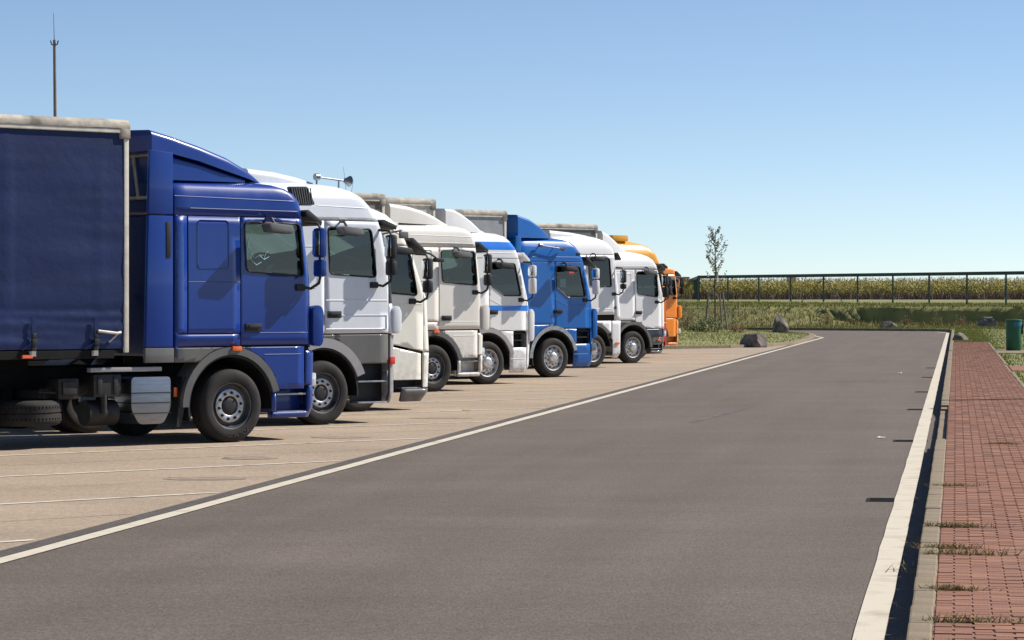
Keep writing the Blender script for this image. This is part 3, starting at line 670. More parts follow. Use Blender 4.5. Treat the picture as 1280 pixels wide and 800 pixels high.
def prem(paintm, top=0., **kw):
    A = circ((0, .47), .765, 36)
    K = [(.24, 1.28, -1.0, 1.22, .28), (.4, 1.34, -1.0, 1.25, .27), (1.0, 1.37, -1.0, 1.25, .26), (1.6, 1.34, -1.0, 1.25, .26), (1.9, 1.29, -1.0, 1.25, .26), (2.62, 1.10, -1.0, 1.24, .26), (2.76, 1.06, -1.0, 1.24, .26),
         (2.97, .97, -1.0, 1.225, .28), (3.11, .87, -1.0, 1.19, .3), (3.22, .75, -1.0, 1.13, .3), (3.28, .58, -1.0, 1.05, .3), (3.31, .3, -1.0, .95, .3), (3.325, .0, -1.0, .84, .3)]
    if top: K = [(z, f + top, r, w_, c) for z, f, r, w_, c in K]
    t = top
    sp = dict(keys=K, paint=M[paintm], door=(.035, 1.08 + t, 1.16), win=[(.09, 2.65), (.77 + t, 2.63), (.94 + t, 1.93), (.45, 1.93), (.09, 2.15)], winr=.05, shield=(1.96, 2.62, 1.0), zroof=2.74, archpoly=A, handle=(.02, 1.57), ysplit=-.98, corner_z=1.16,
              panels=[('side_panel', paintm, quad(-1.0, .03, 1.26, 2.74)), ('fender_panel', paintm, quad(-.85, .03, .95, 1.255), [A]), ('fender_panel', paintm, quad(.035, .72, .80, 1.155), [A]), ('step_box', paintm, quad(.62, 1.09 + t, .24, .80)),
                      ('bumper_side', paintm, quad(1.10 + t, 3, .24, 1.155))],
              beads=[([(.05, 1.86), (.42, 1.70), (1.06, 1.72)], False, .006), ([(.64, .55), (1.06, .55)], False, .006), ([(-.95, 2.86), (.95, 2.86)], False, .006)],
              steps=[(.74, 1.08 + t, .95), (.74, 1.08 + t, 1.10), (.66, 1.08 + t, .60)], steptop=1.15, stepmat='black', mirror=(1.14 + t, 2.60, 2.33, 1.97), lowarm=True, visor=((.98 + t, 2.86), (1.2 + t, 2.66)), kerbmirror=(.12, 2.60), defl=(1.17 + t, 1.31 + t, .92, 1.64),
              arch=(14, 180, .66, .755), archmat='lgrey', wheel='cap')
    sp.update(kw); return sp
T5 = build_truck('white truck with bright blue stripes across roof and door', contacts[5], prem('white2', mirmat='white2', vismat='white2', stripes=[('stripe', quad(-.9, 3, 2.93, 3.10)), ('stripe', quad(.04, 3, 1.545, 1.715))],
    fairings=[('roof_fairing', [(-1.07, 3.30, 3.80, 1.12, .06), (-.85, 3.30, 3.78, 1.12, .06), (-.6, 3.30, 3.70, 1.1, .07), (-.3, 3.30, 3.55, 1.06, .07), (0, 3.29, 3.36, 1.0, .05), (.1, 3.29, 3.31, 1.0, .01)], None)]))
def sidehorn(bm):
    tube(bm, [(-.48, -1.30, 3.13), (.15, -1.32, 3.06)], .016, 8); tube(bm, [(.13, -1.32, 3.06), (.2, -1.32, 3.055), (.24, -1.32, 3.05)], .025, 12, .06); tube(bm, [(-.50, -1.3, 3.13), (-.42, -1.3, 3.125)], .045, 10)
    for u in (-.44, .05): tube(bm, [(u, -1.31, 3.1), (u, -1.18, 3.1)], .012, 6)
T6 = build_truck('bright blue truck with a horn bar on its roof side, beside the blue-striped white truck', contacts[6], prem('rblue', .06, mirmat='white2', chrome_rail=[(.09, 2.13), (.44, 1.90), (1.0, 1.90)], archmat='steel',
    fairings=[('roof_fairing', [(-1.05, 3.30, 3.84, 1.18, .07), (-.65, 3.30, 3.74, 1.16, .08), (-.31, 3.30, 3.58, 1.13, .08), (-.03, 3.30, 3.37, 1.08, .04), (.05, 3.29, 3.31, 1.05, .01)], None)], ext=(-1.22, -1.0, 1.1, 2.74, 3.35, 3.33),
    extra=[('air_horn', 'chrome', sidehorn), ('bumper_trim', 'chrome', lambda bm: box(bm, 1.18, 1.34, -1.27, -1.15, .62, .82, .03)), ('roof_lamp', 'black', lambda bm: box(bm, .72, .85, -1.24, -1.15, 2.90, 2.97, .02))]))
d6 = [c for c in T6.children if c.name.startswith('door') and min(v.co.y for v in c.data.vertices) < 0][0]
rbox('window_sticker', (.50, .66, -1.228, -1.222, 2.42, 2.56), M['redlens'], d6, 0); rbox('window_sticker', (.22, .40, -1.228, -1.222, 2.14, 2.34), M['litterp'], d6, 0)
A7 = circ((0, .47), .76, 8, 22.5, 382.5)
T7 = build_truck('white high-roof truck with tinted window and boxy lower fender, right of the bright blue truck', contacts[7], dict(
    keys=[(.26, 1.06, -1.35, 1.22, .25), (.4, 1.16, -1.35, 1.25, .25), (1.3, 1.17, -1.35, 1.25, .25), (2.0, 1.10, -1.35, 1.25, .25), (2.95, .96, -1.35, 1.24, .25), (3.1, .95, -1.35, 1.235, .25), (3.25, .92, -1.35, 1.2, .28), (3.38, .82, -1.35, 1.15, .3), (3.47, .68, -1.35, 1.1, .3), (3.54, .45, -1.35, 1.04, .3), (3.59, .15, -1.35, .97, .3), (3.61, -.1, -1.35, .9, .3)],
    paint=M['white2'], door=(-.27, .76, 1.44), win=[(-.2, 2.98), (.60, 2.98), (.66, 2.2), (-.12, 2.22)], shield=(2.1, 2.95, 1.0), zroof=3.07, archpoly=A7, handle=None, ysplit=-.98, corner_z=1.30, glass='glass_dark',
    panels=[('side_panel', 'white2', quad(-1.35, -.275, 1.44, 3.07)), ('lower_panel', 'white2', quad(-1.3, .65, .95, 1.28), [A7]), ('lower_panel', 'white2', [(.70, .26), (.98, .26), (1.02, 1.28), (.655, 1.28), (.655, .5)], [A7]), ('bumper_side', 'white2', quad(1.01, 3, .26, 1.28))],
    beads=[([(-.22, 1.60), (.7, 1.60)], False, .006)], mirror=(.95, 2.66, 2.30, 2.14), visor=((.86, 3.12), (1.02, 2.93)), kerbmirror=(-.22, 2.98), markerpos=(.86, .66), arch=(40, 150, .68, .77), wheel='cap',
    fairings=[('roof_fairing', [(-1.36, 3.5, 3.72, 1.04, .1), (-.58, 3.5, 3.67, 1.02, .1), (.0, 3.5, 3.6, .98, .08), (.15, 3.52, 3.56, .95, .02)], None)],
    extra=[('cab_marker', 'black', lambda bm: box(bm, .77, .84, -1.265, -1.24, 1.60, 1.68, .01))]))
A8 = circ((0, .47), .75, 36)
T8 = build_truck('white truck with navy lower trim, last white cab before the orange trucks', contacts[8], dict(
    keys=[(.28, 1.32, -.95, 1.22, .27), (.42, 1.38, -.95, 1.25, .27), (1.0, 1.41, -.95, 1.25, .26), (1.85, 1.39, -.95, 1.25, .26), (2.0, 1.34, -.95, 1.25, .26), (2.68, 1.17, -.95, 1.24, .26), (2.86, 1.12, -.95, 1.23, .28), (3.02, 1.03, -.95, 1.19, .32), (3.12, .9, -.95, 1.13, .34), (3.19, .7, -.95, 1.06, .34), (3.24, .42, -.95, .98, .34), (3.28, .1, -.95, .9, .34)],
    paint=M['white2'], door=(.06, 1.12, 1.05), doorpoly=[(.06, 1.24), (.55, 1.03), (1.12, 1.01), (1.12, 2.72), (.06, 2.72)], win=[(.13, 2.67), (.92, 2.67), (.99, 1.93), (.16, 2.02)], winr=.1, shield=(2.0, 2.66, 1.02), zroof=2.72, archpoly=A8, handle=(.08, 1.48), ysplit=-.98, corner_z=1.02,
    panels=[('side_panel', 'white2', quad(-.95, .055, 1.25, 2.72)), ('navy_trim', 'navy', quad(-.95, .35, 1.02, 1.22), [A8]), ('navy_panel', 'navy', quad(.5, 1.14, .76, 1.0), [A8]), ('bumper_side', 'navy', quad(1.15, 3, .76, 1.01)), ('bumper_step', 'grey', quad(.68, 3, .58, .75)), ('bumper_step', 'grey', quad(.68, 3, .29, .36), (), .05), ('bumper_end', 'grey', quad(1.14, 3, .365, .575))],
    beads=[(rpoly([(-.75, 2.62), (-.08, 2.62), (-.08, 2.08), (-.55, 2.08), (-.75, 2.3)], .08), True, .009), ([(.1, 1.42), (.6, 1.42), (.85, 1.55), (1.1, 1.9)], False, .007), ([(-.9, 2.85), (1.0, 2.83)], False, .006)],
    steps=[(.72, 1.14, .42), (.72, 1.14, .56)], steptop=.75, mirror=(1.13, 2.56, 2.24, 1.92), kerbmirror=(.3, 2.68), kmmat='grey', markerpos=(1.0, .67), arch=(0, 180, .66, .75), wheel='cap', visor=((1.08, 2.88), (1.28, 2.70)),
    fairings=[('roof_fairing', [(-1.06, 3.22, 3.85, 1.1, .12), (-.8, 3.22, 3.76, 1.08, .12), (-.5, 3.22, 3.58, 1.04, .12), (-.25, 3.2, 3.42, 1.0, .1), (-.05, 3.2, 3.30, .95, .05)], None)],
    headlamp=(1.27, 1.36, .78, .95)))
def beacon(bm): box(bm, -.95, -.27, -1.05, 1.05, 3.70, 3.90, .05)
T9 = build_truck('amber yellow high-roof truck with red front corner, mostly hidden between white and orange trucks', contacts[9], dict(
    keys=[(.3, 1.28, -.9, 1.22, .26), (.45, 1.36, -.9, 1.25, .26), (1.9, 1.36, -.9, 1.25, .26), (2.2, 1.32, -.9, 1.25, .26), (3.05, 1.08, -.9, 1.235, .28), (3.3, .98, -.9, 1.2, .3), (3.46, .86, -.9, 1.14, .34), (3.58, .66, -.9, 1.06, .34), (3.65, .4, -.9, .98, .34), (3.70, .1, -.9, .92, .34), (3.74, -.3, -.9, .84, .34)],
    paint=M['amber'], door=(.1, 1.10, 1.15), win=[(.16, 2.8), (.92, 2.8), (1.02, 2.05), (.18, 2.1)], shield=(2.1, 2.85, 1.02), zroof=2.95, archpoly=ARCH, handle=(.14, 1.45), ysplit=-.98, pillar=M['red'], corner_z=1.16,
    panels=[('side_panel', 'amber', quad(-.9, .095, 1.2, 2.95)), ('lower_panel', 'red', quad(.2, 1.12, .5, 1.14), [ARCH]), ('bumper_side', 'red', quad(1.13, 3, .3, 1.15))],
    steps=[(.74, 1.1, .4)], mirror=(1.14, 2.6, 2.3, 2.0), visor=((1.05, 3.0), (1.26, 2.85)), kerbmirror=(.4, 2.8), bumper=M['red'], arch=(10, 180, .66, .75), extra=[('beacon_box', 'amber', beacon)]))
T10 = build_truck('orange low-cab truck at the far end of the row, beside the grass island', contacts[10], daf('orange', keys=daf_keys(3.10, -.05), mirmat='black', archmat='black', fairings=(),
    beads=[([(.14, 1.40), (1.15, 1.40)], False, .005)], win=[(.19, 2.66), (1.02, 2.65), (1.10, 2.02), (.22, 2.06)], shield=(1.98, 2.62, 1.0), zroof=2.74, visor=((1.1, 2.84), (1.34, 2.66)), mirror=(1.22, 2.62, 2.3, 2.06), kerbmirror=(.37, 2.62), defl=(1.2, 1.36, 1.21, 1.68), markerpos=None,
    door=(.135, 1.16, 1.24), panels=[('side_panel', 'orange', quad(-.86, .13, 1.23, 2.74)), ('lower_trim', 'orange', quad(-.87, .3, 1.03, 1.222), [ARCH]), ('lower_panel', 'orange', quad(.2, 1.08, .60, 1.222), [ARCH]), ('bumper_side', 'orange', quad(1.09, 3, .66, 1.18)), ('step_frame', 'orange', quad(.63, 3, .29, .38), (), .05), ('bumper_end', 'orange', quad(1.14, 3, .385, .65))]))

# ------------------------------------------------------------ semi-trailers
def wavy_sheet(u0, u1, z0, z1, y, nu, nz, amp, seed, bulge=.015):
    v = []; f = []
    for i in range(nu + 1):
        for j in range(nz + 1):
            u = u0 + (u1 - u0) * i / nu; z = z0 + (z1 - z0) * j / nz; t = (z - z0) / (z1 - z0)
            edge = math.sin(math.pi * min(1, t * 1.0)) ** .5 if 0 < t < 1 else 0
            n = noise.noise(Vector((u * 1.1 + seed, z * 2.2, seed))) * .6 + noise.noise(Vector((u * .6, z * 6.5, seed + 3))) * (max(0, 1 - t * 4.5) * 4.2 + .25)
            post = .013 * max(0, 1 - abs(((u * .77) % 1) - .5) * 22)
            v.append((u, y + math.copysign(bulge * edge + n * amp * edge + post * edge, y), z))
    for i in range(nu):
        for j in range(nz):
            a = i * (nz + 1) + j; f.append((a, a + nz + 1, a + nz + 2, a + 1))
    return v, f
def build_trailer(label, contact, u1, top, cm='gcurtain', full=True, L=13.6):
    X0, Y0 = contact; T = thing('semi_trailer', label, 'trailer', (X0 - .643 * 1.25, Y0 + .766 * 1.25, 0), R_(40), 'trailers behind the parked trucks')
    u0 = u1 - L; W_ = 1.275; zb = 1.19
    for s in (-1, 1):
        v, f = wavy_sheet(u0 + .1, u1 - .07, zb + .03, top - .17, s * (W_ - .02), 190 if full else 24, 96 if full else 6, .022, u1 + s)
        pyd('side_curtain', v, f, M[cm], T, 60)
        rbox('front_post', (u1 - .065, u1 + .0, s * W_, s * (W_ - .09), zb - .02, top - .13), M['post'], T, .008)
        rbox('rear_post', (u0, u0 + .09, s * W_, s * (W_ - .09), zb - .02, top - .1), M['post'], T, .008)
        bm = bmesh.new(); box(bm, u0, u1 - .02, s * (W_ + .012), s * (W_ - .06), top - .17, top - .115, .01); fin('curtain_rail', bm, M['post'], T)
        bm = bmesh.new()
        n = 60 if full else 12                                 # weathered roof tarp edge, uneven
        for i in range(n):
            a = u0 + (u1 - u0) * i / n; b = u0 + (u1 - u0) * (i + 1) / n
            za = noise.noise(Vector((a * 1.3, s, top))) * .016; zc_ = noise.noise(Vector((b * 1.3, s, top))) * .016
            P = [(s * (W_ + .02), top - .115 + za), (s * (W_ + .028), top - .06 + za), (s * (W_ - .02), top - .005 + za), (s * (W_ - .25), top + za), (s * (W_ - .25), top - .12)]
            Q = [(s * (W_ + .02), top - .115 + zc_), (s * (W_ + .028), top - .06 + zc_), (s * (W_ - .02), top - .005 + zc_), (s * (W_ - .25), top + zc_), (s * (W_ - .25), top - .12)]
            A = [bm.verts.new((a, y, z)) for y, z in P]; B = [bm.verts.new((b, y, z)) for y, z in Q]
            for k in range(5): bm.faces.new((A[k], A[(k + 1) % 5], B[(k + 1) % 5], B[k]))
        bmesh.ops.remove_doubles(bm, verts=bm.verts, dist=1e-4); fin('roof_edge', bm, M['tarp'], T, 60)
        rbox('corner_casting', (u1 - .13, u1 + .015, s * (W_ + .02), s * (W_ - .12), top - .24, top - .03), M['tarp'], T, .02)
    v, f = [], []
    nu, ny = 40, 8
    for i in range(nu + 1):
        for j in range(ny + 1):
            u = u0 + (u1 - u0) * i / nu; y = -1.05 + 2.1 * j / ny; v.append((u, y, top - .01 + .012 * math.sin(i * 1.7) * (1 - (y / 1.05) ** 2)))
    for i in range(nu):
        for j in range(ny): a = i * (ny + 1) + j; f.append((a, a + ny + 1, a + ny + 2, a + 1))
    pyd('roof_tarp', v, f, M['tarp'], T, 60)
    rbox('front_wall', (u1 - .05, u1 - .015, -W_ + .09, W_ - .09, zb, top - .12), M['grey'], T, .004)
    rbox('rear_door', (u0 + .0, u0 + .05, -W_ + .09, W_ - .09, zb, top - .12), M['post'], T, .004)
    bm = bmesh.new(); box(bm, u0 + .05, u1 - .05, -W_ + .03, W_ - .03, zb - .03, zb + .02)
    for s in (-1, 1):
        box(bm, u0, u1 - .2, s * (W_ - .02), s * (W_ - .07), zb - .09, zb + .012, .004); box(bm, u0, u1 - 1.0, s * .55, s * .45, .95, zb - .03)
        box(bm, u0 + 10.4, u0 + 10.55, s * .9, s * .75, .1, 1.1)
    for k in range(12): box(bm, u0 + .5 + k * 1.1, u0 + .58 + k * 1.1, -1.2, 1.2, zb - .1, zb - .03)
    fin('trailer_frame', bm, M['dark'], T)
    for k in range(3):
        for s in (-1, 1): wheel(T, u0 + 2.2 + k * 1.31, s, 'dual', .5)
    if full:
        # side curtain straps and buckles
        for k in range(14):
            u = u1 - .48 - k * .87
            for s in (-1,):
                bm = bmesh.new(); y = s * (W_ + .02)
                box(bm, u - .032, u + .032, y - .008, y + .012, 1.20, 1.26, .004); box(bm, u - .035, u + .035, y - .022, y + .014, 1.265, 1.345, .01); box(bm, u - .03, u + .03, y - .016, y + .014, 1.35, 1.42, .01)
                bk = fin('strap_buckle', bm, M['black'], T, 40)
                bm = bmesh.new(); box(bm, u - .024, u + .024, y + .002, y + .009, 1.42, 1.60); tube(bm, [(u - .03, y - .012, 1.30), (u - .16, y - .004, 1.215)], .006, 5); fin('strap', bm, M['curtain'], bk)
                bm = bmesh.new(); box(bm, u - .045, u + .045, s * (W_ - .02) - .014, s * (W_ - .02) + .0, 1.135, 1.20, .004); fin('strap_hook', bm, M['lgrey'], bk)
        bm = bmesh.new(); tube(bm, [(u1 - .46, -W_ - .03, 1.44), (u1 - .2, -W_ - .05, 1.41), (u1 - .14, -W_ - .03, 1.42)], .018, 8); tube(bm, [(u1 - .16, -W_ - .04, 1.42), (u1 - .30, -W_ - .02, 1.30)], .009, 6); fin('tension_lever', bm, M['post'], T, 60)
        bm = bmesh.new()
        for k in range(5): box(bm, u1 - 1.5 - k * 2.5, u1 - 1.36 - k * 2.5, -W_ - .012, -W_ + .02, zb - .075, zb - .035, .004)
        fin('side_reflector', bm, M['marker'], T)
    return T
build_trailer('dark blue curtain-sided trailer with weathered beige roof edge, at the left foreground', contacts[1], -1.55, 4.05, 'curtain')
build_trailer('beige-roofed trailer whose ragged top corner shows over the rounded cream truck', contacts[4], -1.24, 3.93, 'tarp', False)
build_trailer('beige-roofed trailer standing behind the blue-striped white truck', contacts[5], -1.48, 4.0, 'post', False)
build_trailer('grey curtain-sided trailer standing behind the bright blue truck', contacts[6], -1.48, 3.93, 'gcurtain', False)
build_trailer('dark-sided trailer with pale roof edge behind the last white truck', contacts[8], -1.43, 4.02, 'grey', False)

# ------------------------------------------------------------ ground, lot, road
def asphalt(name, base, stain, g=.36, track=0):
    m = mat(name, base, .85, spec=.3)
    t = m.node_tree; p = t.nodes['Principled BSDF']; tc = t.nodes.new('ShaderNodeTexCoord')
    def nz(scale, detail, st=(1, 1, 1), rough=.6):
        mp = t.nodes.new('ShaderNodeMapping'); mp.inputs['Scale'].default_value = st; t.links.new(tc.outputs['Object'], mp.inputs[0])
        n = t.nodes.new('ShaderNodeTexNoise'); n.inputs['Scale'].default_value = scale; n.inputs['Detail'].default_value = detail; n.inputs['Roughness'].default_value = rough
        t.links.new(mp.outputs[0], n.inputs['Vector']); return n.outputs['Fac']
    def ramp(src, a, b, lo, hi):
        r = t.nodes.new('ShaderNodeMapRange'); r.inputs['From Min'].default_value = a; r.inputs['From Max'].default_value = b
        r.inputs['To Min'].default_value = lo; r.inputs['To Max'].default_value = hi; t.links.new(src, r.inputs['Value']); return r.outputs[0]
    def mul(a, b):
        m_ = t.nodes.new('ShaderNodeMath'); m_.operation = 'MULTIPLY'; t.links.new(a, m_.inputs[0]); t.links.new(b, m_.inputs[1]); return m_.outputs[0]
    f = mul(ramp(nz(.35, 5), .3, .7, 1 - stain * .7, 1 + stain * .7), ramp(nz(62, 3, (1, .22, 1), .75), .33, .67, 1 - g, 1 + g))
    f = mul(f, ramp(nz(1.1, 6, (.25, 1, 1)), .3, .7, 1 - stain * .5, 1 + stain * .5))
    f = mul(f, ramp(nz(2.2, 7, (1, .3, 1), .7), .62, .78, 1, 1 - stain * 1.6))
    f = mul(f, ramp(nz(16, 4, (1, .35, 1), .7), .35, .65, .90, 1.10))
    if track:
        mp = t.nodes.new('ShaderNodeMapping'); mp.vector_type = 'TEXTURE'; mp.inputs['Rotation'].default_value = (0, 0, R_(-9.27)); mp.inputs['Scale'].default_value = (1, 22, 1); t.links.new(tc.outputs['Object'], mp.inputs[0])
        n_ = t.nodes.new('ShaderNodeTexNoise'); n_.inputs['Scale'].default_value = 1.5; n_.inputs['Detail'].default_value = 3; t.links.new(mp.outputs[0], n_.inputs['Vector'])
        f = mul(f, ramp(n_.outputs['Fac'], .35, .65, 1 - track, 1 + track))
    vm = t.nodes.new('ShaderNodeVectorMath'); vm.operation = 'SCALE'; vm.inputs[0].default_value = base; t.links.new(f, vm.inputs['Scale'])
    t.links.new(vm.outputs[0], p.inputs['Base Color'])
    bn = t.nodes.new('ShaderNodeBump'); bn.inputs['Strength'].default_value = .5; bn.inputs['Distance'].default_value = .006
    t.links.new(nz(160, 3), bn.inputs['Height']); t.links.new(bn.outputs[0], p.inputs['Normal'])
    return m
M['asphalt'] = asphalt('road_asphalt', (.134, .108, .088), .14, .36, .06)
M['asphalt2'] = asphalt('asphalt_edge', (.10, .087, .077), .2)
M['concrete'] = asphalt('lot_concrete', (.355, .278, .202), .15, .17)
M['kerb'] = mat('kerb_concrete', (.23, .177, .112), .85, var=.2, vscale=5, bump=.4, bscale=50)
M['line'] = mat('road_paint', (.60, .54, .43), .75, col2=(.44, .385, .30), vscale=3.5, thr=(.25, .5), bump=.3, bscale=90)
M['faded'] = mat('faded_bay_paint', (.66, .60, .50), .8, col2=(.42, .34, .26), vscale=5, thr=(.34, .5))
M['joint'] = mat('slab_joint', (.28, .22, .165), .9, col2=(.36, .28, .205), vscale=1.2, thr=(.35, .6))
M['paver'] = mat('red_paver', (.275, .122, .072), .85, col2=(.20, .094, .057), vscale=2.5, thr=(.3, .6), bump=.4, bscale=80)
M['paver2'] = mat('pale_red_paver', (.30, .14, .083), .85, var=.15, vscale=6, bump=.4, bscale=80)
M['paver3'] = mat('brown_paver', (.235, .106, .063), .85, var=.18, vscale=6, bump=.4, bscale=80)
M['sand'] = mat('joint_sand', (.27, .15, .10), .95, var=.3, vscale=9)
M['grass'] = mat('grass_ground', (.25, .235, .075), .9, col2=(.16, .175, .045), vscale=1.5, thr=(.3, .7), bump=.8, bscale=8, detail=8)
M['blade'] = mat('grass_blades', (.34, .31, .10), .8, spec=.1, col2=(.17, .20, .05), vscale=1.3, thr=(.35, .65))
M['dryblade'] = mat('dry_grass', (.36, .26, .13), .85, spec=.1, col2=(.15, .16, .05), vscale=.9, thr=(.35, .6))
M['bank'] = mat('bank_grass', (.25, .235, .075), .9, col2=(.14, .15, .045), vscale=.7, thr=(.35, .65), detail=9)
M['soil'] = mat('field_soil', (.24, .19, .12), .95, var=.2, vscale=.4)
M['corn'] = mat('corn_leaf', (.46, .38, .12), .9, spec=.05, col2=(.24, .25, .065), vscale=.8, thr=(.3, .65))
M['corntop'] = mat('corn_tassel', (.36, .27, .12), .9, spec=.05, var=.2, vscale=2)
M['weedbrown'] = mat('dry_weeds', (.17, .12, .085), .9, col2=(.10, .075, .055), vscale=.6)
M['rock'] = mat('granite_boulder', (.23, .19, .165), .9, col2=(.085, .07, .062), vscale=3, thr=(.35, .65), bump=1, bscale=12)
M['fence'] = mat('dark_green_metal', (.015, .045, .033), .5, .2)
M['bark'] = mat('bark', (.10, .075, .055), .9, var=.3, vscale=9)
M['stake'] = mat('weathered_stake', (.19, .17, .145), .9, var=.25, vscale=5)
M['leaf'] = mat('young_tree_leaf', (.20, .16, .06), .7, col2=(.10, .10, .035), vscale=2.2, thr=(.4, .6))
M['bush'] = mat('bush_leaf', (.17, .16, .04), .75, col2=(.05, .085, .02), vscale=2.2, thr=(.35, .6))
M['redleaf'] = mat('reddish_leaf', (.24, .15, .075), .8, spec=.1, var=.3, vscale=3)
M['bin'] = mat('green_bin', (.008, .115, .050), .5, var=.15, vscale=4)
M['teal'] = mat('teal_label', (.01, .16, .26), .4)
M['concrete_block'] = mat('pale_building', (.34, .34, .35), .8, var=.1, vscale=.05)
M['winrow'] = mat('building_windows', (.12, .13, .15), .4)
M['mast'] = mat('mast_metal', (.22, .17, .13), .6, .3, var=.2, vscale=2)
M['litter'] = mat('white_paper', (.8, .8, .78), .7)

AZ = R_(9.27); AV = (math.sin(AZ), math.cos(AZ))
def aisle(o): o.rotation_euler = (0, 0, -AZ); return o       # local y runs along the road, local x to the right
def toW(r, s): return (r * AV[1] + s * AV[0], -r * AV[0] + s * AV[1])
def sheet(name, pts, z, m):
    bm = bmesh.new(); bm.faces.new([bm.verts.new((x, y, z)) for x, y in pts]); bmesh.ops.recalc_face_normals(bm, faces=bm.faces)
    for f in bm.faces:
        if f.normal.z < 0: f.normal_flip()
    bmesh.ops.triangulate(bm, faces=bm.faces)
    return fin(name, bm, m, recalc=False)
struct(sheet('ground', [(-6000, -3000), (6000, -3000), (6000, 7000), (-6000, 7000)], -.05, M['grass']))
def mirf(u): return u
# far kerb line and island outline
def far_y(x): return 164.0 if x > 26 else 164 + (26 - x) * .8
island_out = [(-40, 64.6), (6.07, 103.2), (8.3, 105.2), (10.2, 108.5), (11.6, 113.5), (12.9, 121), (14.2, 130), (15.35, 139), (15.9, 145), (15.7, 149.5), (14.6, 153.5), (12.3, 157.8), (9, 162), (0, 171.5), (-40, 203)]
# road: the aisle plus the stretch that turns left behind the island
kr = [toW(-.237, s) for s in (-10, 20, 60, 100, 140, 160)]
right_end = [(25.6, 160.5), (25.9, 162.2), (25.2, 164.4), (22, 167.2), (15, 172.8), (0, 184.8), (-60, 232.8)]
road_pts = [toW(-6.95, -10)] + kr + right_end + [(-60, 219)] + [(-40, 203), (0, 171.5), (9, 162), (12.3, 157.8), (14.6, 153.5), (15.7, 149.5), (15.9, 145), (15.35, 139), (14.2, 130), (12.9, 121), toW(-6.95, 113)]
struct(sheet('road', road_pts, 0, M['asphalt']))
lot = [toW(-6.78, -10), toW(-6.78, 108), (11.7, 114.4), (11.45, 113.7), (10.1, 108.7), (8.2, 105.4), (6, 103.4), (-60, 48), (-60, -40), (-10, -40)]
struct(sheet('parking_lot', lot, .004, M['concrete']))
struct(sheet('asphalt_edge', [toW(-6.795, -10), toW(-6.62, -10), toW(-6.62, 60), toW(-6.62, 113), toW(-6.795, 113)], .006, M['asphalt2']))
def ribbon(name, pts, w_, z, m, jitter=0, n=1):
    """painted strip along a polyline"""
    P = []
    for a, b in zip(pts[:-1], pts[1:]):
        k = max(1, int(math.dist(a, b) / n))
        for i in range(k): P.append(Vector((a[0] + (b[0] - a[0]) * i / k, a[1] + (b[1] - a[1]) * i / k)))
    P.append(Vector(pts[-1])); v = []; f = []
    for i, p in enumerate(P):
        d = (P[min(i + 1, len(P) - 1)] - P[max(i - 1, 0)]).normalized(); nn = Vector((d.y, -d.x))
        j = noise.noise(Vector((p.x * .9, p.y * .9, w_))) * jitter; j2 = noise.noise(Vector((p.x * .9, p.y * .9, w_ + 7))) * jitter
        a = p - nn * (w_ / 2 + j); b = p + nn * (w_ / 2 + j2); v += [(a.x, a.y, z), (b.x, b.y, z)]
    for i in range(len(P) - 1): f.append((2 * i, 2 * i + 1, 2 * i + 3, 2 * i + 2))
    return struct(pyd(name, v, f, m))
tip = [toW(-6.53, s) for s in (-10, 20, 50, 80, 110, 130, 136)] + [(15.75, 141.5), (16.15, 145.5), (16.0, 149.8), (14.9, 153.8), (12.5, 158.2)]
ribbon('edge_line', tip, .15, .008, M['line'], .008)
ribbon('edge_line', [toW(-.46, s) for s in (-10, 20, 33, 60, 90, 120, 150, 157)] + [(25.15, 161.2), (24.6, 163.4), (22, 165.9), (18, 169.1)], .17, .008, M['line'], .008)
def bay(name, perp, w_, m, z, t0=-40, jit=.01):
    d = (.766, .643); n = (.643, -.766)
    # runs until the asphalt edge
    def pt(t): return (n[0] * perp + d[0] * t, n[1] * perp + d[1] * t)
    t = t0
    while True:
        p = pt(t); r = p[0] * AV[1] - p[1] * AV[0]
        if r > -6.83 or t > 200: break
        t += .1
    if perp < -74.5: return
    ribbon(name, [pt(t0), pt(t - .1)], w_, z, m, jit, .5)
k = 0
for i in range(-3, 19):
    p_ = -24.7 - i * 3.355
    bay('bay_line', p_, .10, M['faded'], .009)
    bay('slab_joint', p_ - 1.68, .018, M['joint'], .0065)
M['rubbermark'] = mat('rubber_mark', (.075, .065, .06), .85, col2=(.13, .115, .10), vscale=1.5, thr=(.4, .6))
ribbon('skid_mark', [(2.68, 40.5), (3.1, 42.3), (3.6, 44.4), (4.09, 46.4)], .10, .0035, M['rubbermark'], .03)
M['oil'] = mat('oil_stain', (.23, .18, .132), .7, col2=(.35, .274, .20), vscale=6, thr=(.4, .6))
for (x, y, a, b) in ((-3.1, 27.6, .42, .28), (-3.0, 31.2, .32, .3), (-2.3, 36.0, .4, .3), (-1.1, 42.0, .5, .35)):
    pts = [(x + math.cos(q) * a * (1 + .35 * noise.noise(Vector((math.cos(q) * 2, math.sin(q) * 2, x)))), y + math.sin(q) * b * (1 + .35 * noise.noise(Vector((math.sin(q) * 2, x, math.cos(q)))))) for q in [2 * math.pi * i / 22 for i in range(22)]]
    struct(sheet('oil_stain', pts, .0078, M['oil']))

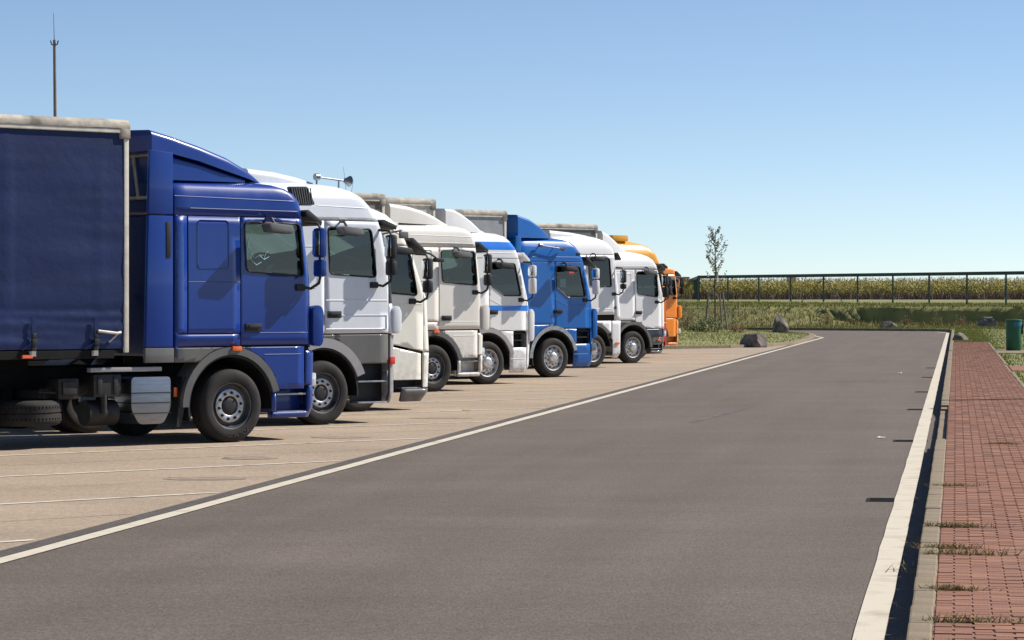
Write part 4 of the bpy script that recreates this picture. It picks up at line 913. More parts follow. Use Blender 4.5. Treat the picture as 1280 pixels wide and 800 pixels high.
# ------------------------------------------------------------ footpath of red pavers, kerbs
me_cache = {}
def brick_mesh(name, lx, ly, h, bev, m):
    bm = bmesh.new(); a = [(-lx, -ly), (lx, -ly), (lx, ly), (-lx, ly)]
    lo = [bm.verts.new((x, y, -h)) for x, y in a]; mi = [bm.verts.new((x, y, -bev)) for x, y in a]; hi = [bm.verts.new((x - math.copysign(bev, x), y - math.copysign(bev, y), 0)) for x, y in a]
    for p, q in ((lo, mi), (mi, hi)):
        for k in range(4): bm.faces.new((p[k], p[(k + 1) % 4], q[(k + 1) % 4], q[k]))
    bm.faces.new(hi); me = bpy.data.meshes.new(name); bm.to_mesh(me); bm.free(); me.materials.append(m); return me
PATH = aisle(link('footpath', bpy.data.meshes.new('footpath')))
bm = bmesh.new(); box(bm, -.115, 1.27, -6, 112.5, -.2, .1405); me = PATH.data; bm.to_mesh(me); bm.free(); me.materials.append(M['sand']); struct(PATH)
bricks = []
cnt = 0; V = [[], [], []]; F = [[], [], []]
row = 0; s = 8.0
while s < 112.3:
    off = .05 if row % 2 else -.05
    r = -.112 + (.0 if row % 2 else -.1)
    while r < 1.25:
        a, b = max(r, -.112), min(r + .2, 1.262)
        if b - a > .04: bricks.append((a, b, s, rnd.choice((0, 0, 0, 1, 2)), rnd.uniform(-.0025, .0025)))
        r += .2
    s += .1; row += 1
def take(b): return b[2] > 14.3
near = [b for b in bricks if b[2] > 14.5 and b[1] - b[0] > .15][:300]; ns = set(id(b) for b in near)
bm_c = [brick_mesh('brick', .0965, .0475, .06, .003, M[n]) for n in ('paver', 'paver2', 'paver3')]
for b in near:
    w_ = b[1] - b[0]; o = link('brick', bm_c[b[3]], None, PATH); o.location = ((b[0] + b[1]) / 2, b[2] + .05, .148 + b[4]); o.scale = ((w_ - .007) / .193, 1, 1)
    o.rotation_euler = (rnd.uniform(-.006, .006), rnd.uniform(-.006, .006), rnd.uniform(-.008, .008))
v = []; f = []; mi = []
for b in bricks:
    if id(b) in ns: continue
    a, c, s, m_, dz = b; a += .0035; c -= .0035; s0 = s + .0025; s1 = s + .0975; z = .148 + dz; n = len(v); e = .004
    v += [(a, s0, z - .02), (c, s0, z - .02), (c, s1, z - .02), (a, s1, z - .02), (a + e, s0 + e, z), (c - e, s0 + e, z), (c - e, s1 - e, z), (a + e, s1 - e, z)]
    f += [(n, n + 1, n + 5, n + 4), (n + 1, n + 2, n + 6, n + 5), (n + 2, n + 3, n + 7, n + 6), (n + 3, n, n + 4, n + 7), (n + 4, n + 5, n + 6, n + 7)]; mi += [m_] * 5
o = pyd('brick', v, f, [M['paver'], M['paver2'], M['paver3']], PATH); o.data.polygons.foreach_set('material_index', mi); stuff(o)
def stone_mesh(w_, L, h, bev=.012):
    bm = bmesh.new(); box(bm, -w_ / 2, w_ / 2, -L / 2, L / 2, -h, 0, bev); me = bpy.data.meshes.new('kerb_stone'); bm.to_mesh(me); bm.free(); me.materials.append(M['kerb']); return me
KERB = aisle(link('kerb', bpy.data.meshes.new('kerb'), M['kerb']))
bm = bmesh.new(); box(bm, -.225, -.13, -6, 160.2, -.2, .02); bm.to_mesh(KERB.data); bm.free(); struct(KERB)
SM = stone_mesh(.125, .765, .3); s = 0; n = 0
while s < 160:
    o = link('kerb_stone', SM, None, KERB)
    low = 33.2 < s < 42.4; gap = 92.0 < s < 93.2; ramp = 32.4 < s <= 33.2 or 42.4 <= s < 43.2
    z = .085 if low or gap else (.12 if ramp else .152)
    o.location = (-.177 + rnd.uniform(-.003, .003), s + .39, z + rnd.uniform(-.003, .003)); o.rotation_euler = (rnd.uniform(-.004, .004), rnd.uniform(-.02, .02), rnd.uniform(-.006, .006)); s += .785
def kerb_line(pts, w_, z, L, m=None, flat=False):
    root = struct(pyd('kerb', [(p[0], p[1], -.1) for p in pts[:3]], [(0, 1, 2)], M['kerb']))
    P = [Vector(p) for p in pts]; i = 0; pos = P[0].copy(); mesh = stone_mesh(w_, L - .012, .3)
    dist = 0; total = sum((b - a).length for a, b in zip(P[:-1], P[1:]))
    def at(d):
        for a, b in zip(P[:-1], P[1:]):
            l = (b - a).length
            if d <= l: return a + (b - a) * (d / l), (b - a).normalized()
            d -= l
        return P[-1], (P[-1] - P[-2]).normalized()
    d = 0; out = []
    while d + L <= total:
        a, _ = at(d); b, _ = at(d + L); t = (b - a).normalized(); c = (a + b) / 2
        out.append((c, math.atan2(t.y, t.x) - math.pi / 2, (b - a).length)); d += L
    vis = out[:280]
    for c, ang, l in vis:
        o = link('kerb_stone', mesh, None, root); o.location = (c.x, c.y, z + rnd.uniform(-.004, .004)); o.rotation_euler = (0, 0, ang + rnd.uniform(-.006, .006))
    return root
isl_k = [(-10, 89.7)] + island_out[1:13]
kerb_line([(p[0], p[1]) for p in isl_k], .30, .12, 1.0)
kerb_line([(25.95, 160.2), (26.2, 162.2), (25.4, 164.7), (22.1, 167.45), (15.1, 173.05), (0, 185.1), (-20, 201.2)], .20, .155, 1.0)
# drain gratings along the kerb
for i, Z in enumerate((24.55, 35.0, 45.2, 54.0, 64.4, 73.6)):
    gx, gy = toW(-.58, Z * 1.0133)
    g = thing('drain_grate', ['nearest iron drain grate beside the white kerb line', 'second iron drain grate along the kerb, level with the paper scrap', 'third iron drain grate along the kerb, beside the lowered kerb end', 'fourth drain grate along the kerb from the camera', 'fifth drain grate along the kerb from the camera', 'farthest drain grate along the kerb line'][i], 'drain grate', (gx, gy, 0), -AZ, 'drain grates along the kerb')
    bm = bmesh.new()
    for a in ((-.22, -.19), (.19, .22)): box(bm, a[0], a[1], -.21, .21, -.01, .006)
    for a in ((-.21, -.18), (.18, .21)): box(bm, -.19, .19, a[0], a[1], -.01, .006)
    fin('grate_frame', bm, M['dark'], g)
    for k in range(6): 
        bm = bmesh.new(); box(bm, -.19, .19, -.155 + k * .055, -.13 + k * .055, -.01, .0055); fin('grate_bar', bm, M['dark'], g)
    bm = bmesh.new(); box(bm, -.19, .19, -.18, .18, .0005, .002); fin('grate_pit', bm, M['dark'], g)
ribbon('tar_seam', [(9.05, 67.7), (9.85, 67.5)], .10, .0035, M['rubbermark'], .01)

# ------------------------------------------------------------ grass verges, island, bank, field
def poly_grid(name, inside, x0, x1, y0, y1, step, h, m):
    import numpy as np
    nx = int((x1 - x0) / step); ny = int((y1 - y0) / step); idx = {}; v = []; f = []
    def vid(i, j):
        if (i, j) not in idx:
            x, y = x0 + i * step, y0 + j * step; idx[(i, j)] = len(v); v.append((x, y, h(x, y)))
        return idx[(i, j)]
    for i in range(nx):
        for j in range(ny):
            if inside(x0 + (i + .5) * step, y0 + (j + .5) * step): f.append((vid(i, j), vid(i + 1, j), vid(i + 1, j + 1), vid(i, j + 1)))
    return struct(pyd(name, v, f, m, smooth=180))
def inpoly(P, x, y):
    c = False; j = len(P) - 1
    for i in range(len(P)):
        if (P[i][1] > y) != (P[j][1] > y) and x < (P[j][0] - P[i][0]) * (y - P[i][1]) / (P[j][1] - P[i][1]) + P[i][0]: c = not c
        j = i
    return c
def dpoly(P, x, y):
    best = 1e9
    for i in range(len(P) - 1):
        ax, ay = P[i]; bx, by = P[i + 1]; dx, dy = bx - ax, by - ay
        t = max(0, min(1, ((x - ax) * dx + (y - ay) * dy) / (dx * dx + dy * dy))); best = min(best, math.hypot(x - ax - dx * t, y - ay - dy * t))
    return best
def isl_h(x, y):
    d = dpoly(island_out, x, y); return .09 + .45 * (1 - math.exp(-d / 7)) + noise.noise(Vector((x * .4, y * .4, 0))) * .03
bm = bmesh.new()
ctr = (2, 137)
rings = []
for k, sc in enumerate((1.0, .985, .95, .9, .8, .65, .5, .3)):
    rings.append([bm.verts.new((ctr[0] + (x - ctr[0]) * sc, ctr[1] + (y - ctr[1]) * sc, isl_h(ctr[0] + (x - ctr[0]) * sc, ctr[1] + (y - ctr[1]) * sc))) for x, y in island_out])
for a, b in zip(rings[:-1], rings[1:]):
    for k in range(len(a)): bm.faces.new((a[k], a[(k + 1) % len(a)], b[(k + 1) % len(b)], b[k]))
bm.faces.new(rings[-1]); bmesh.ops.recalc_face_normals(bm, faces=bm.faces)
for f_ in bm.faces:
    if f_.normal.z < 0: f_.normal_flip()
struct(fin('island_grass', bm, M['grass'], None, 180, recalc=False))
pr = [toW(1.34, s) for s in (-10, 50, 112.6)]
verge = pr + [toW(-.115, 112.6), toW(-.115, 160), (26.05, 160.5), (26.3, 162.5), (26, 164.2), (140, 164.2), (140, -10)]
struct(sheet('verge', verge, .132, M['grass']))
# thin edging stones and side branches of the path
ED = aisle(link('path_edging', bpy.data.meshes.new('path_edging'), M['kerb'])); bm = bmesh.new(); box(bm, 1.275, 1.325, -6, 112.5, -.1, .13); bm.to_mesh(ED.data); bm.free(); struct(ED)
em = stone_mesh(.06, .98, .2, .008)
for k in range(0, 104):
    s = 8 + k
    if 68.9 < s < 72.1 or 64.7 < s < 68.9: continue
    o = link('edging_stone', em, None, ED); o.location = (1.30, s + .5, .152 + rnd.uniform(-.004, .004)); o.rotation_euler = (0, rnd.uniform(-.02, .02), rnd.uniform(-.006, .006))
br = aisle(link('side_path', bpy.data.meshes.new('side_path'), None)); bm = bmesh.new(); box(bm, 1.335, 12, 66.2, 71.2, -.1, .147); bm.to_mesh(br.data); bm.free(); br.data.materials.append(M['paver']); struct(br)
sl = aisle(link('concrete_pad', bpy.data.meshes.new('concrete_pad'), None)); bm = bmesh.new(); box(bm, 1.335, 6, 88.8, 95.0, -.1, .150); bm.to_mesh(sl.data); bm.free(); sl.data.materials.append(M['kerb']); struct(sl)

import numpy as np
def sstep(a, b, t): t = max(0, min(1, (t - a) / (b - a))); return t * t * (3 - 2 * t)
def bank_h(x, d):
    b = 6 + 6 * sstep(14, 27, x); e = d - b; zm = 1.30 - 1.0 * sstep(15, 26, x) + .12 * noise.noise(Vector((x * .25, 0, 5)))
    if x > 33: zm += .35 * sstep(33, 40, x)
    jag = noise.noise(Vector((x * .7, d * .3, 1))) * .22; e += jag
    n = noise.noise(Vector((x * .8, d * .8, 2))) * .05
    if e < 0: return .14 + n * .4
    if e < 4: return .14 + (zm - .14) * e / 4 + n
    if e < 4.2: return zm + (1.42 - zm) * (e - 4) / .2 + n * .4
    if e < 16: return 1.42 + .26 * (e - 4.2) / 11.8 + n
    if e < 45: return 1.68 + .30 * (e - 16) / 29
    return 1.98
xs = [-400, -200, -120, -80] + list(np.arange(-60, 75, .6)) + [80, 100, 140, 220, 420, 900]
ds = [.12] + list(np.arange(.6, 19, .14)) + list(np.arange(19.3, 30, .6)) + [34, 40, 50, 65, 90, 140, 300, 700, 1500, 3000, 6000]
v = [(float(x), far_y(x) + float(d), bank_h(x, d)) for x in xs for d in ds]; nd = len(ds); f = []; mi = []
for i in range(len(xs) - 1):
    for j in range(nd - 1):
        a = i * nd + j; f.append((a, a + nd, a + nd + 1, a + 1)); mi.append(1 if ds[j] > 42 else 0)
o = pyd('bank', v, f, [M['bank'], M['soil']], smooth=180); o.data.polygons.foreach_set('material_index', mi); struct(o)

def blades(name, pts, h0, h1, wd, m, lean=.35):
    """grass as many small three-sided blades, one joined mesh"""
    v = []; f = []
    for (x, y, z) in pts:
        a = rnd.uniform(0, 6.283); h = rnd.uniform(h0, h1); l = rnd.uniform(0, lean) * h; b = rnd.uniform(0, 6.283); w_ = wd * rnd.uniform(.6, 1.3); n = len(v)
        cx, cy = math.cos(a) * w_ / 2, math.sin(a) * w_ / 2
        v += [(x - cx, y - cy, z - .01), (x + cx, y + cy, z - .01), (x + math.cos(b) * l, y + math.sin(b) * l, z + h)]; f.append((n, n + 1, n + 2))
    o = pyd(name, v, f, m); return stuff(o)
pts = []
while len(pts) < 36000:
    x, y = rnd.uniform(-12, 16.4), rnd.uniform(88, 172)
    if inpoly(island_out, x, y) and dpoly(island_out, x, y) > .12 and (x > -2 or rnd.random() < .2): pts.append((x, y, isl_h(x, y)))
blades('grass_tufts', pts, .02, .07, .035, M['blade'])
pts = []
while len(pts) < 40000:
    s = 40 + 125 * rnd.random() ** 1.2; r = 1.36 + rnd.uniform(0, 1) ** 1.5 * 16; x, y = toW(r, s)
    if 66.0 < s < 71.4 or (88.6 < s < 95.2 and r < 6.1) or y > 164: continue
    pts.append((x, y, .132))
for _ in range(30000):
    s = rnd.uniform(8, 42); r = 1.36 + rnd.random() * 9; pts.append((*toW(r, s), .132))
for _ in range(26000):
    s = rnd.uniform(112.7, 163); r = rnd.uniform(-.08, 1.4); pts.append((*toW(r, s), .132))
blades('grass_tufts', [p for p in pts if p[1] < 164.1], .02, .07, .03, M['blade'])
pts = []; pts2 = []
for _ in range(80000):
    x = rnd.uniform(3, 60); d = .2 + 27 * rnd.random(); b = 6 + 6 * sstep(14, 27, x); e = d - b
    p = (x, far_y(x) + d, bank_h(x, d) - .02)
    (pts2 if (-1.0 < e < 4.6 and rnd.random() < .75) else pts).append(p)
blades('grass_tufts', pts, .06, .20, .05, M['blade'])
blades('dry_grass_tufts', pts2, .10, .38, .06, M['dryblade'], .6)

# ------------------------------------------------------------ corn field behind the fence
v = []; f = []; mi = []
def leafstrip(p0, ang, L, up, droop, w_, k):
    n = len(v); c, s = math.cos(ang), math.sin(ang); px, py = -s * w_ / 2, c * w_ / 2
    for t in (0, .45, 1):
        x = p0[0] + c * L * t; y = p0[1] + s * L * t; z = p0[2] + up * t - droop * t * t; q = (1 - t * .9)
        v.append((x - px * q, y - py * q, z)); v.append((x + px * q, y + py * q, z))
    f.extend([(n, n + 1, n + 3, n + 2), (n + 2, n + 3, n + 5, n + 4)]); mi.extend([k, k])
for row in range(24):
    x = -45.0
    while x < 95:
        x += rnd.uniform(.16, .34); y = 232 + row * .8 + rnd.uniform(-.1, .1) - (.16 * (x - 15) if x > 15 else 0)
        if x < 15: y += 22
        z0 = 1.9; h = rnd.uniform(1.45, 1.95) + .22 * noise.noise(Vector((x * .12, row * .3, 0)))
        if row < 3: h *= .92
        n = len(v); v += [(x - .014, y, z0), (x + .014, y, z0), (x, y, z0 + h)]; f.append((n, n + 1, n + 2)); mi.append(0)
        for k in range(9 if row < 5 else 6):
            zz = z0 + h * (.25 + .72 * rnd.random()); a = rnd.uniform(0, 6.28); leafstrip((x, y, zz), a, rnd.uniform(.35, .7), rnd.uniform(.15, .4), rnd.uniform(.3, .6), .12, 0)
        for k in range(3): leafstrip((x, y, z0 + h - .08), rnd.uniform(0, 6.28), .12, .25, .05, .035, 1)
o = pyd('corn_field', v, f, [M['corn'], M['corntop']]); o.data.polygons.foreach_set('material_index', mi); stuff(o)
pts = []
for _ in range(16000):
    x = rnd.uniform(-40, 90); pts.append((x, 230.5 + rnd.uniform(-2, 1.0) - (.16 * (x - 15) if x > 15 else -22), 1.88))
blades('dry_weeds', pts, .35, .95, .10, M['weedbrown'], .7)

# ------------------------------------------------------------ fence along the bank
FA, FB = (14.7, 215.0), (33.6, 185.0); fd = ((FB[0] - FA[0]) / 9, (FB[1] - FA[1]) / 9); fz = 1.66; fh = 2.2
FE = thing('field_fence', 'dark green post and top-beam fence running in front of the corn field', 'fence', (FA[0], FA[1], fz))
def fence_run(root, ox, oy, dx, dy, n, mesh=False):
    L = math.hypot(dx, dy); ang = math.atan2(dy, dx)
    pb = bmesh.new(); box(pb, -.05, .05, -.05, .05, -.3, fh - .2, .008); pm = bpy.data.meshes.new('fence_post'); pb.to_mesh(pm); pb.free(); pm.materials.append(M['fence'])
    bb = bmesh.new(); box(bb, .004, L - .004, -.07, .07, fh - .24, fh, .02); bme = bpy.data.meshes.new('top_beam'); bb.to_mesh(bme); bb.free(); bme.materials.append(M['fence'])
    for k in range(n + 1):
        o = link('fence_post', pm, None, root); o.location = (ox + dx * k, oy + dy * k, 0); o.rotation_euler = (0, 0, ang)
        if k < n: o = link('top_beam', bme, None, root); o.location = (ox + dx * k, oy + dy * k, 0); o.rotation_euler = (0, 0, ang)
    for z in (.5, 1.1, 1.6):
        bm = bmesh.new(); tube(bm, [(ox, oy, z), (ox + dx * n, oy + dy * n, z)], .006, 4); fin('fence_wire', bm, M['fence'], root)
    if mesh:
        bm = bmesh.new()
        for k in range(int(L * n / .22)): 
            t = k * .22 / L; tube(bm, [(ox + dx * t, oy + dy * t, 0), (ox + dx * t, oy + dy * t, fh - .25)], .012, 3, cap=False)
        for z in (.2, .4, .7, .9, 1.3, 1.5, 1.8): tube(bm, [(ox, oy, z), (ox + dx * n, oy + dy * n, z)], .009, 3)
        stuff(fin('mesh_panel', bm, M['fence'], root))
fence_run(FE, 0, 0, fd[0], fd[1], 15)
def brace(root, x, y, dx, dy):
    bm = bmesh.new(); tube(bm, [(x, y, fh - .3), (x + dx, y + dy, .0)], .035, 6); fin('brace', bm, M['fence'], root, 60)
brace(FE, fd[0] * 4, fd[1] * 4, fd[0] * .6, fd[1] * .6); brace(FE, fd[0] * 4, fd[1] * 4, -fd[0] * .72, -fd[1] * .72); brace(FE, 0, 0, fd[0] * .55, fd[1] * .55)
FE2 = thing('field_fence', 'darker close-meshed fence section seen edge-on at the left corner behind the young tree', 'fence', (FA[0], FA[1], fz))
fence_run(FE2, 0.12, .25, .38, 8.6, 4, True)
FE3 = thing('field_fence', 'distant fence stretch continuing left behind the orange truck', 'fence', (16.3, 250.2, fz))
fence_run(FE3, -.1, 0, -4, .0, 14); brace(FE3, -1.2, 0, -2.2, 0)

# ------------------------------------------------------------ boulders
def boulder(name_label, x, y, z, sx, sy, sz, seed, rz=0, flat=9):
    bm = bmesh.new(); bmesh.ops.create_icosphere(bm, subdivisions=4, radius=1)
    r2 = random.Random(seed); pl = [(Vector((r2.uniform(-1, 1), r2.uniform(-1, 1), r2.uniform(-.3, 1))).normalized(), r2.uniform(.55, .85)) for _ in range(14)]
    for v_ in bm.verts:
        p = v_.co.copy()
        for n_, d_ in pl:
            k = p.dot(n_)
            if k > d_: p -= n_ * (k - d_)
        p *= 1 + .09 * noise.noise(p * 2.5 + Vector((seed, 0, 0))) + .035 * noise.noise(p * 7 + Vector((seed, 0, 0)))
        v_.co = Vector((p.x * sx, p.y * sy, min(p.z * sz, flat + .06 * noise.noise(p * 4))))
    o = fin('boulder', bm, M['rock'], None, 25); o.location = (x, y, z); o.rotation_euler = (0, 0, rz); tag(o, name_label, 'boulder', 'boulders on the grass'); return o
boulder('squat dark boulder on the island grass nearest the kerb', 9.45, 106.8, .26, .60, .5, .58, 3, 2.6, .27)
boulder('taller pointed boulder at the far tip of the grass island', 14.0, 141.5, .48, .62, .5, .62, 5, .6)
boulder('low ridged boulder on the grass across the road, against the bank', 23.4, 169.2, .2, .72, .6, .50, 8, .3)
boulder('largest rounded boulder at the foot of the dark bank near the bin', 30.3, 173.5, .3, 1.05, .8, .72, 11, 2)
boulder('small low boulder on the grass where the red footpath ends', 19.2, 116.2, .17, .52, .4, .34, 15, 1)

# ------------------------------------------------------------ litter bin
b = thing('litter_bin', 'tall green litter bin with a teal label near the rim', 'bin', (16.95, 91.9, .15), R_(-12))
bm = bmesh.new(); lathe(bm, [(0, 0), (0, .24), (.02, .255), (.50, .262), (.97, .27), (1.0, .275)], 28)
for v_ in bm.verts: v_.co = Vector((v_.co.x, -v_.co.z, v_.co.y))
fin('bin_body', bm, M['bin'], b, 40)
bm = bmesh.new(); lathe(bm, [(.99, .20), (.985, .283), (1.035, .283), (1.05, .26), (1.055, .0)], 28)
for v_ in bm.verts: v_.co = Vector((v_.co.x, -v_.co.z, v_.co.y))
fin('bin_lid', bm, M['bin'], b, 40)
bm = bmesh.new()
for k in range(9):
    a = R_(-88 + k * 9); a2 = R_(-88 + k * 9 + 9); z0, z1 = .82, .96
    q = [bm.verts.new((.278 * math.cos(t), .278 * math.sin(t), z)) for t, z in ((a, z0), (a2, z0), (a2, z1), (a, z1))]; bm.faces.new(q)
fin('bin_label', bm, M['teal'], b, 60)
rbox('bin_hinge', (.26, .31, -.05, .05, .55, .9), M['dark'], b)
b2 = thing('bin_post', 'dark grey post standing just right of the green litter bin', 'post', (17.42, 92.3, .15))
rbox('post', (-.05, .05, -.05, .05, -.05, 1.05), M['grey'], b2); rbox('post_cap', (-.06, .06, -.06, .06, 1.05, 1.09), M['black'], b2)

# ------------------------------------------------------------ young staked tree and the bushes round it
TX, TY = 10.45, 140.0; TZ = isl_h(TX, TY)
t = thing('young_tree', 'young thin tree with sparse leaves, held by four wooden stakes', 'tree', (TX, TY, TZ))
bm = bmesh.new(); tp = [(0, 0, -.2), (.01, 0, 1.2), (-.02, .01, 2.4), (.03, 0, 3.4), (0, .02, 4.3), (.05, 0, 5.15)]
tube(bm, tp, .05, 8, .012); fin('trunk', bm, M['bark'], t, 60)
r3 = random.Random(4); tips = []; bm = bmesh.new()
for k in range(34):
    z = 1.75 + 3.3 * (k / 34) ** .9; a = r3.uniform(0, 6.28); L = r3.uniform(.4, .85) * (1.12 - abs(z - 2.9) / 4.0) ; p0 = Vector((.0, 0, z)); p1 = p0 + Vector((math.cos(a) * L * .6, math.sin(a) * L * .6, L * .7)); p2 = p1 + Vector((math.cos(a + .3) * L * .3, math.sin(a + .3) * L * .3, L * .6))
    tube(bm, [p0, p1, p2], .014, 5, .004); tips += [(p0, p1), (p1, p2)]
fin('branch', bm, M['bark'], t, 60)
v = []; f = []
def addleaf(p, s_):
    a = Vector((r3.uniform(-1, 1), r3.uniform(-1, 1), r3.uniform(-1, 1))).normalized(); b_ = a.orthogonal().normalized(); n = len(v)
    v.extend([tuple(p - b_ * s_ * .35), tuple(p + a * s_ * .5), tuple(p + b_ * s_ * .35), tuple(p - a * s_ * .5)]); f.append((n, n + 1, n + 2, n + 3))
for p0, p1 in tips:
    for _ in range(11):
        p = p0 + (p1 - p0) * r3.uniform(.15, 1.05) + Vector((r3.gauss(0, .04), r3.gauss(0, .04), r3.gauss(0, .04))); addleaf(p, r3.uniform(.07, .14))
pyd('crown', v, f, M['leaf'], t)
st = thing('tree_stakes', 'frame of four leaning wooden stakes tied around the young tree', 'tree support', (TX, TY, TZ))
for sx, sy in ((-.45, -.35), (.5, -.4), (-.42, .45), (.35, .45)):
    bm = bmesh.new(); tube(bm, [(sx * 1.25, sy * 1.25, -.3), (sx * .75, sy * .75, 1.95)], .045, 8); fin('stake', bm, M['stake'], st, 60)
for a, b_ in (((-.34, -.26), (.38, -.3)), ((-.32, .34), (.27, .34)), ((-.34, -.26), (-.32, .34)), ((.38, -.3), (.27, .34))):
    bm = bmesh.new(); d_ = Vector((b_[0] - a[0], b_[1] - a[1], 0)); tube(bm, [(a[0], a[1], 1.92), (b_[0], b_[1], 1.92)], .035, 6); fin('crossbar', bm, M['stake'], st, 60)
def bush(label, x, y, r, h, n, m, seed, grp='bushes under the young tree', leaf=.10):
    global v, f
    r4 = random.Random(seed); z = isl_h(x, y) if y < 160 else .3
    t_ = thing('bush', label, 'bush', (x, y, z), 0, grp); v = []; f = []; bm = bmesh.new()
    for k in range(18):
        a = r4.uniform(0, 6.28); q = r * math.sqrt(r4.random()); hh = h * r4.uniform(.5, 1) * (1 - .4 * (q / r) ** 2)
        p0 = Vector((math.cos(a) * q * .5, math.sin(a) * q * .5, 0)); p1 = Vector((math.cos(a) * q, math.sin(a) * q, hh)); tube(bm, [p0, p1], .012, 4, .004)
        for _ in range(n // 18):
            u = r4.uniform(.15, 1.05); p = p0 + (p1 - p0) * u + Vector((r4.gauss(0, .10), r4.gauss(0, .10), r4.gauss(0, .07)))
            aa = Vector((r4.uniform(-1, 1), r4.uniform(-1, 1), r4.uniform(-.6, 1))).normalized(); bb_ = aa.orthogonal().normalized(); s_ = r4.uniform(.5, 1.2) * leaf; nn = len(v)
            v.extend([tuple(p - bb_ * s_ * .3), tuple(p + aa * s_ * .5), tuple(p + bb_ * s_ * .3), tuple(p - aa * s_ * .5)]); f.append((nn, nn + 1, nn + 2, nn + 3))
    fin('stem', bm, M['bark'], t_); pyd('foliage', v, f, M[m], t_)
bush('yellow-green bush in front of the staked young tree', 9.85, 134, .62, .85, 900, 'bush', 21)
bush('dark green low bush left of the young tree', 9.1, 132, .55, .75, 900, 'bush', 22)
bush('tall reddish-tipped weedy shrub left of the tree stakes', 8.75, 136, .35, 1.35, 360, 'dryleaf' if 'dryleaf' in M else 'redleaf', 23, leaf=.07)
bush('small rust-red shrub right of the tree stakes', 11.15, 135, .5, .62, 420, 'redleaf', 24, leaf=.08)
bush('thin weedy shrub near the orange truck on the grass', 7.6, 137, .4, .9, 200, 'redleaf', 25, leaf=.07)
r5 = random.Random(9)
desc = ['on the bank left of the low ridged boulder', 'on the bank behind the low ridged boulder', 'just right of the low ridged boulder', 'halfway between the two far boulders', 'left of the largest boulder', 'on the bank right of the largest boulder', 'on the bank behind the island tip', 'on the bank near the young tree']
for k, x in enumerate((20.5, 22.2, 25.6, 27.6, 29.0, 33.6, 15.5, 11.5)):
    b = 6 + 6 * sstep(14, 27, x); d = b + (.3 if x > 20 else 2); y = far_y(x) + d
    bush('reddish dry weed clump ' + desc[k], x, y, .35, r5.uniform(.7, 1.1), 240, 'dryblade' if k % 2 else 'redleaf', 40 + k, 'dry weed clumps on the bank', .08)
# weeds growing from the joints by the kerb
wd = [(18.9, .0, .30, .06, 'thin weed tuft across the far kerb joint'), (17.2, -.05, .25, .05, 'small weed tuft on the kerb beyond the wide one'), (16.75, .02, .48, .07, 'wide straggling weed tuft over kerb edge and gutter'), (13.05, .05, .45, .06, 'long flat weed tuft crossing kerb and pavers'), (12.0, -.02, .32, .05, 'nearest dry weed tuft by the kerb'), (14.6, .0, .2, .04, 'faint weed tuft in a kerb joint'), (30.5, .55, .25, .04, 'weed tuft between the pavers mid path'), (23.3, -.02, .25, .04, 'weed tuft in the kerb near the second drain')]
for Z, r, sp_, hh, lab in wd:
    v = []; f = []; x, y = toW(r - .03, Z * 1.02 + .9)
    for _ in range(260):
        px = r5.gauss(0, sp_ * .42); py = r5.gauss(0, .022); a = r5.uniform(0, 6.28); l = r5.uniform(.02, .07); n = len(v); c, s_ = math.cos(a) * .0045, math.sin(a) * .0045
        zz = .0 if px > -.2 else -.12
        v += [(px - c, py - s_, zz), (px + c, py + s_, zz), (px + r5.gauss(0, l), py + r5.gauss(0, l * .5), zz + r5.uniform(.01, hh))]; f.append((n, n + 1, n + 2))
    o = pyd('weed_tuft', v, f, M['dryblade']); o.location = (x, y, .148); o.rotation_euler = (0, 0, -AZ); tag(o, lab, 'weeds', 'weeds along the kerb')
def scrap(x, y, s_, m, lab, cat, nm):
    bm = bmesh.new(); n = 5
    g = [[bm.verts.new((s_ * (i / n - .5), s_ * .6 * (j / n - .5), .008 + .03 * abs(noise.noise(Vector((i * .9 + x, j * .9, 0)))))) for j in range(n + 1)] for i in range(n + 1)]
    for i in range(n):
        for j in range(n): bm.faces.new((g[i][j], g[i + 1][j], g[i + 1][j + 1], g[i][j + 1]))
    o = fin(nm, bm, M[m], None, 60); o.location = (x, y, .004); tag(o, lab, cat)
scrap(4.86, 35.8, .10, 'litter', 'crumpled white paper scrap on the asphalt near the white kerb line', 'litter', 'paper_scrap')
scrap(9.7, 68.0, .10, 'litter', 'tiny white paper scrap far up the road beside the tar seam', 'litter', 'paper_scrap')
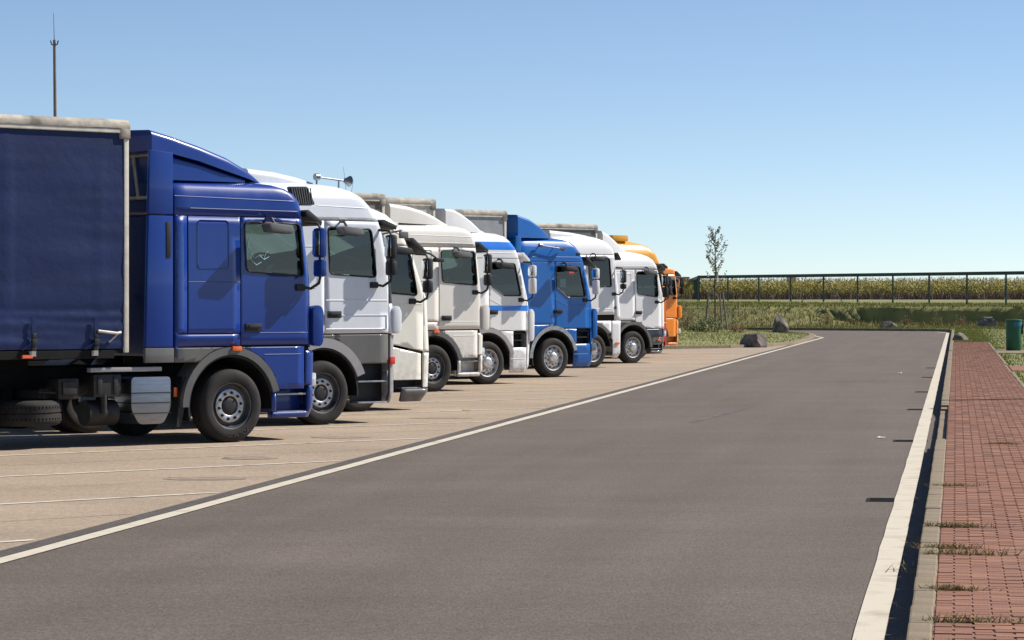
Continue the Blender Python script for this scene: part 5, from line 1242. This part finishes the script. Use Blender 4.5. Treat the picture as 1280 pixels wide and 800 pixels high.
scrap(-.75, 44.7, .13, 'amber', 'small yellow leaf on the concrete in front of the trucks', 'leaf', 'fallen_leaf')

# ------------------------------------------------------------ masts and far buildings
m_ = thing('antenna_mast', 'tall thin mast with a forked head and whip antenna above the dark trailer', 'mast', (-14.2, 85, -.02))
bm = bmesh.new(); tube(bm, [(0, 0, 0), (-.10, 0, 10.0)], .075, 10, .045); fin('pole', bm, M['mast'], m_, 60)
bm = bmesh.new(); tube(bm, [(-.10, 0, 9.9), (-.13, 0, 10.85)], .012, 6, .006); fin('whip', bm, M['black'], m_, 60)
for s in (-1, 1):
    bm = bmesh.new(); tube(bm, [(-.10, 0, 9.82), (-.10 + s * .09, 0, 9.86), (-.10 + s * .12, 0, 9.98)], .02, 6); fin('fork_arm', bm, M['black'], m_, 60)
m2 = thing('concrete_post', 'thick grey concrete post on the right verge, its shadow lying across the pavers', 'post', (11.35, 47.2, .13))
bm = bmesh.new(); tube(bm, [(0, 0, -.1), (0, 0, 1.8), (0, 0, 3.9)], .30, 14, .14); fin('post_shaft', bm, M['kerb'], m2, 60); rbox('post_cap', (-.16, .16, -.16, .16, 3.9, 3.96), M['grey'], m2)
for i, (x, y, w_, d_, h_, n_) in enumerate(((154, 1500, 4.6, 6, 13.5, 4), (164, 1500, 3, 5, 11, 3), (94, 1500, 7, 8, 13, 4))):
    b = thing('building', ['pale grey block building on the horizon above the corn, third fence bay', 'small grey building on the horizon right of the larger pale block', 'grey block building on the horizon just right of the orange truck'][i], 'building', (x, y, 1.9), 0, 'buildings on the horizon')
    rbox('wall', (-w_ / 2, w_ / 2, -d_ / 2, d_ / 2, 0, h_), M['concrete_block'], b); rbox('roof', (-w_ / 2 - .2, w_ / 2 + .2, -d_ / 2 - .2, d_ / 2 + .2, h_, h_ + .5), M['grey'], b)
    for k in range(n_): rbox('window', (-w_ / 2 + .4, w_ / 2 - .4, -d_ / 2 - .05, -d_ / 2 + .1, 2 + k * 2.8, 3.2 + k * 2.8), M['winrow'], b)
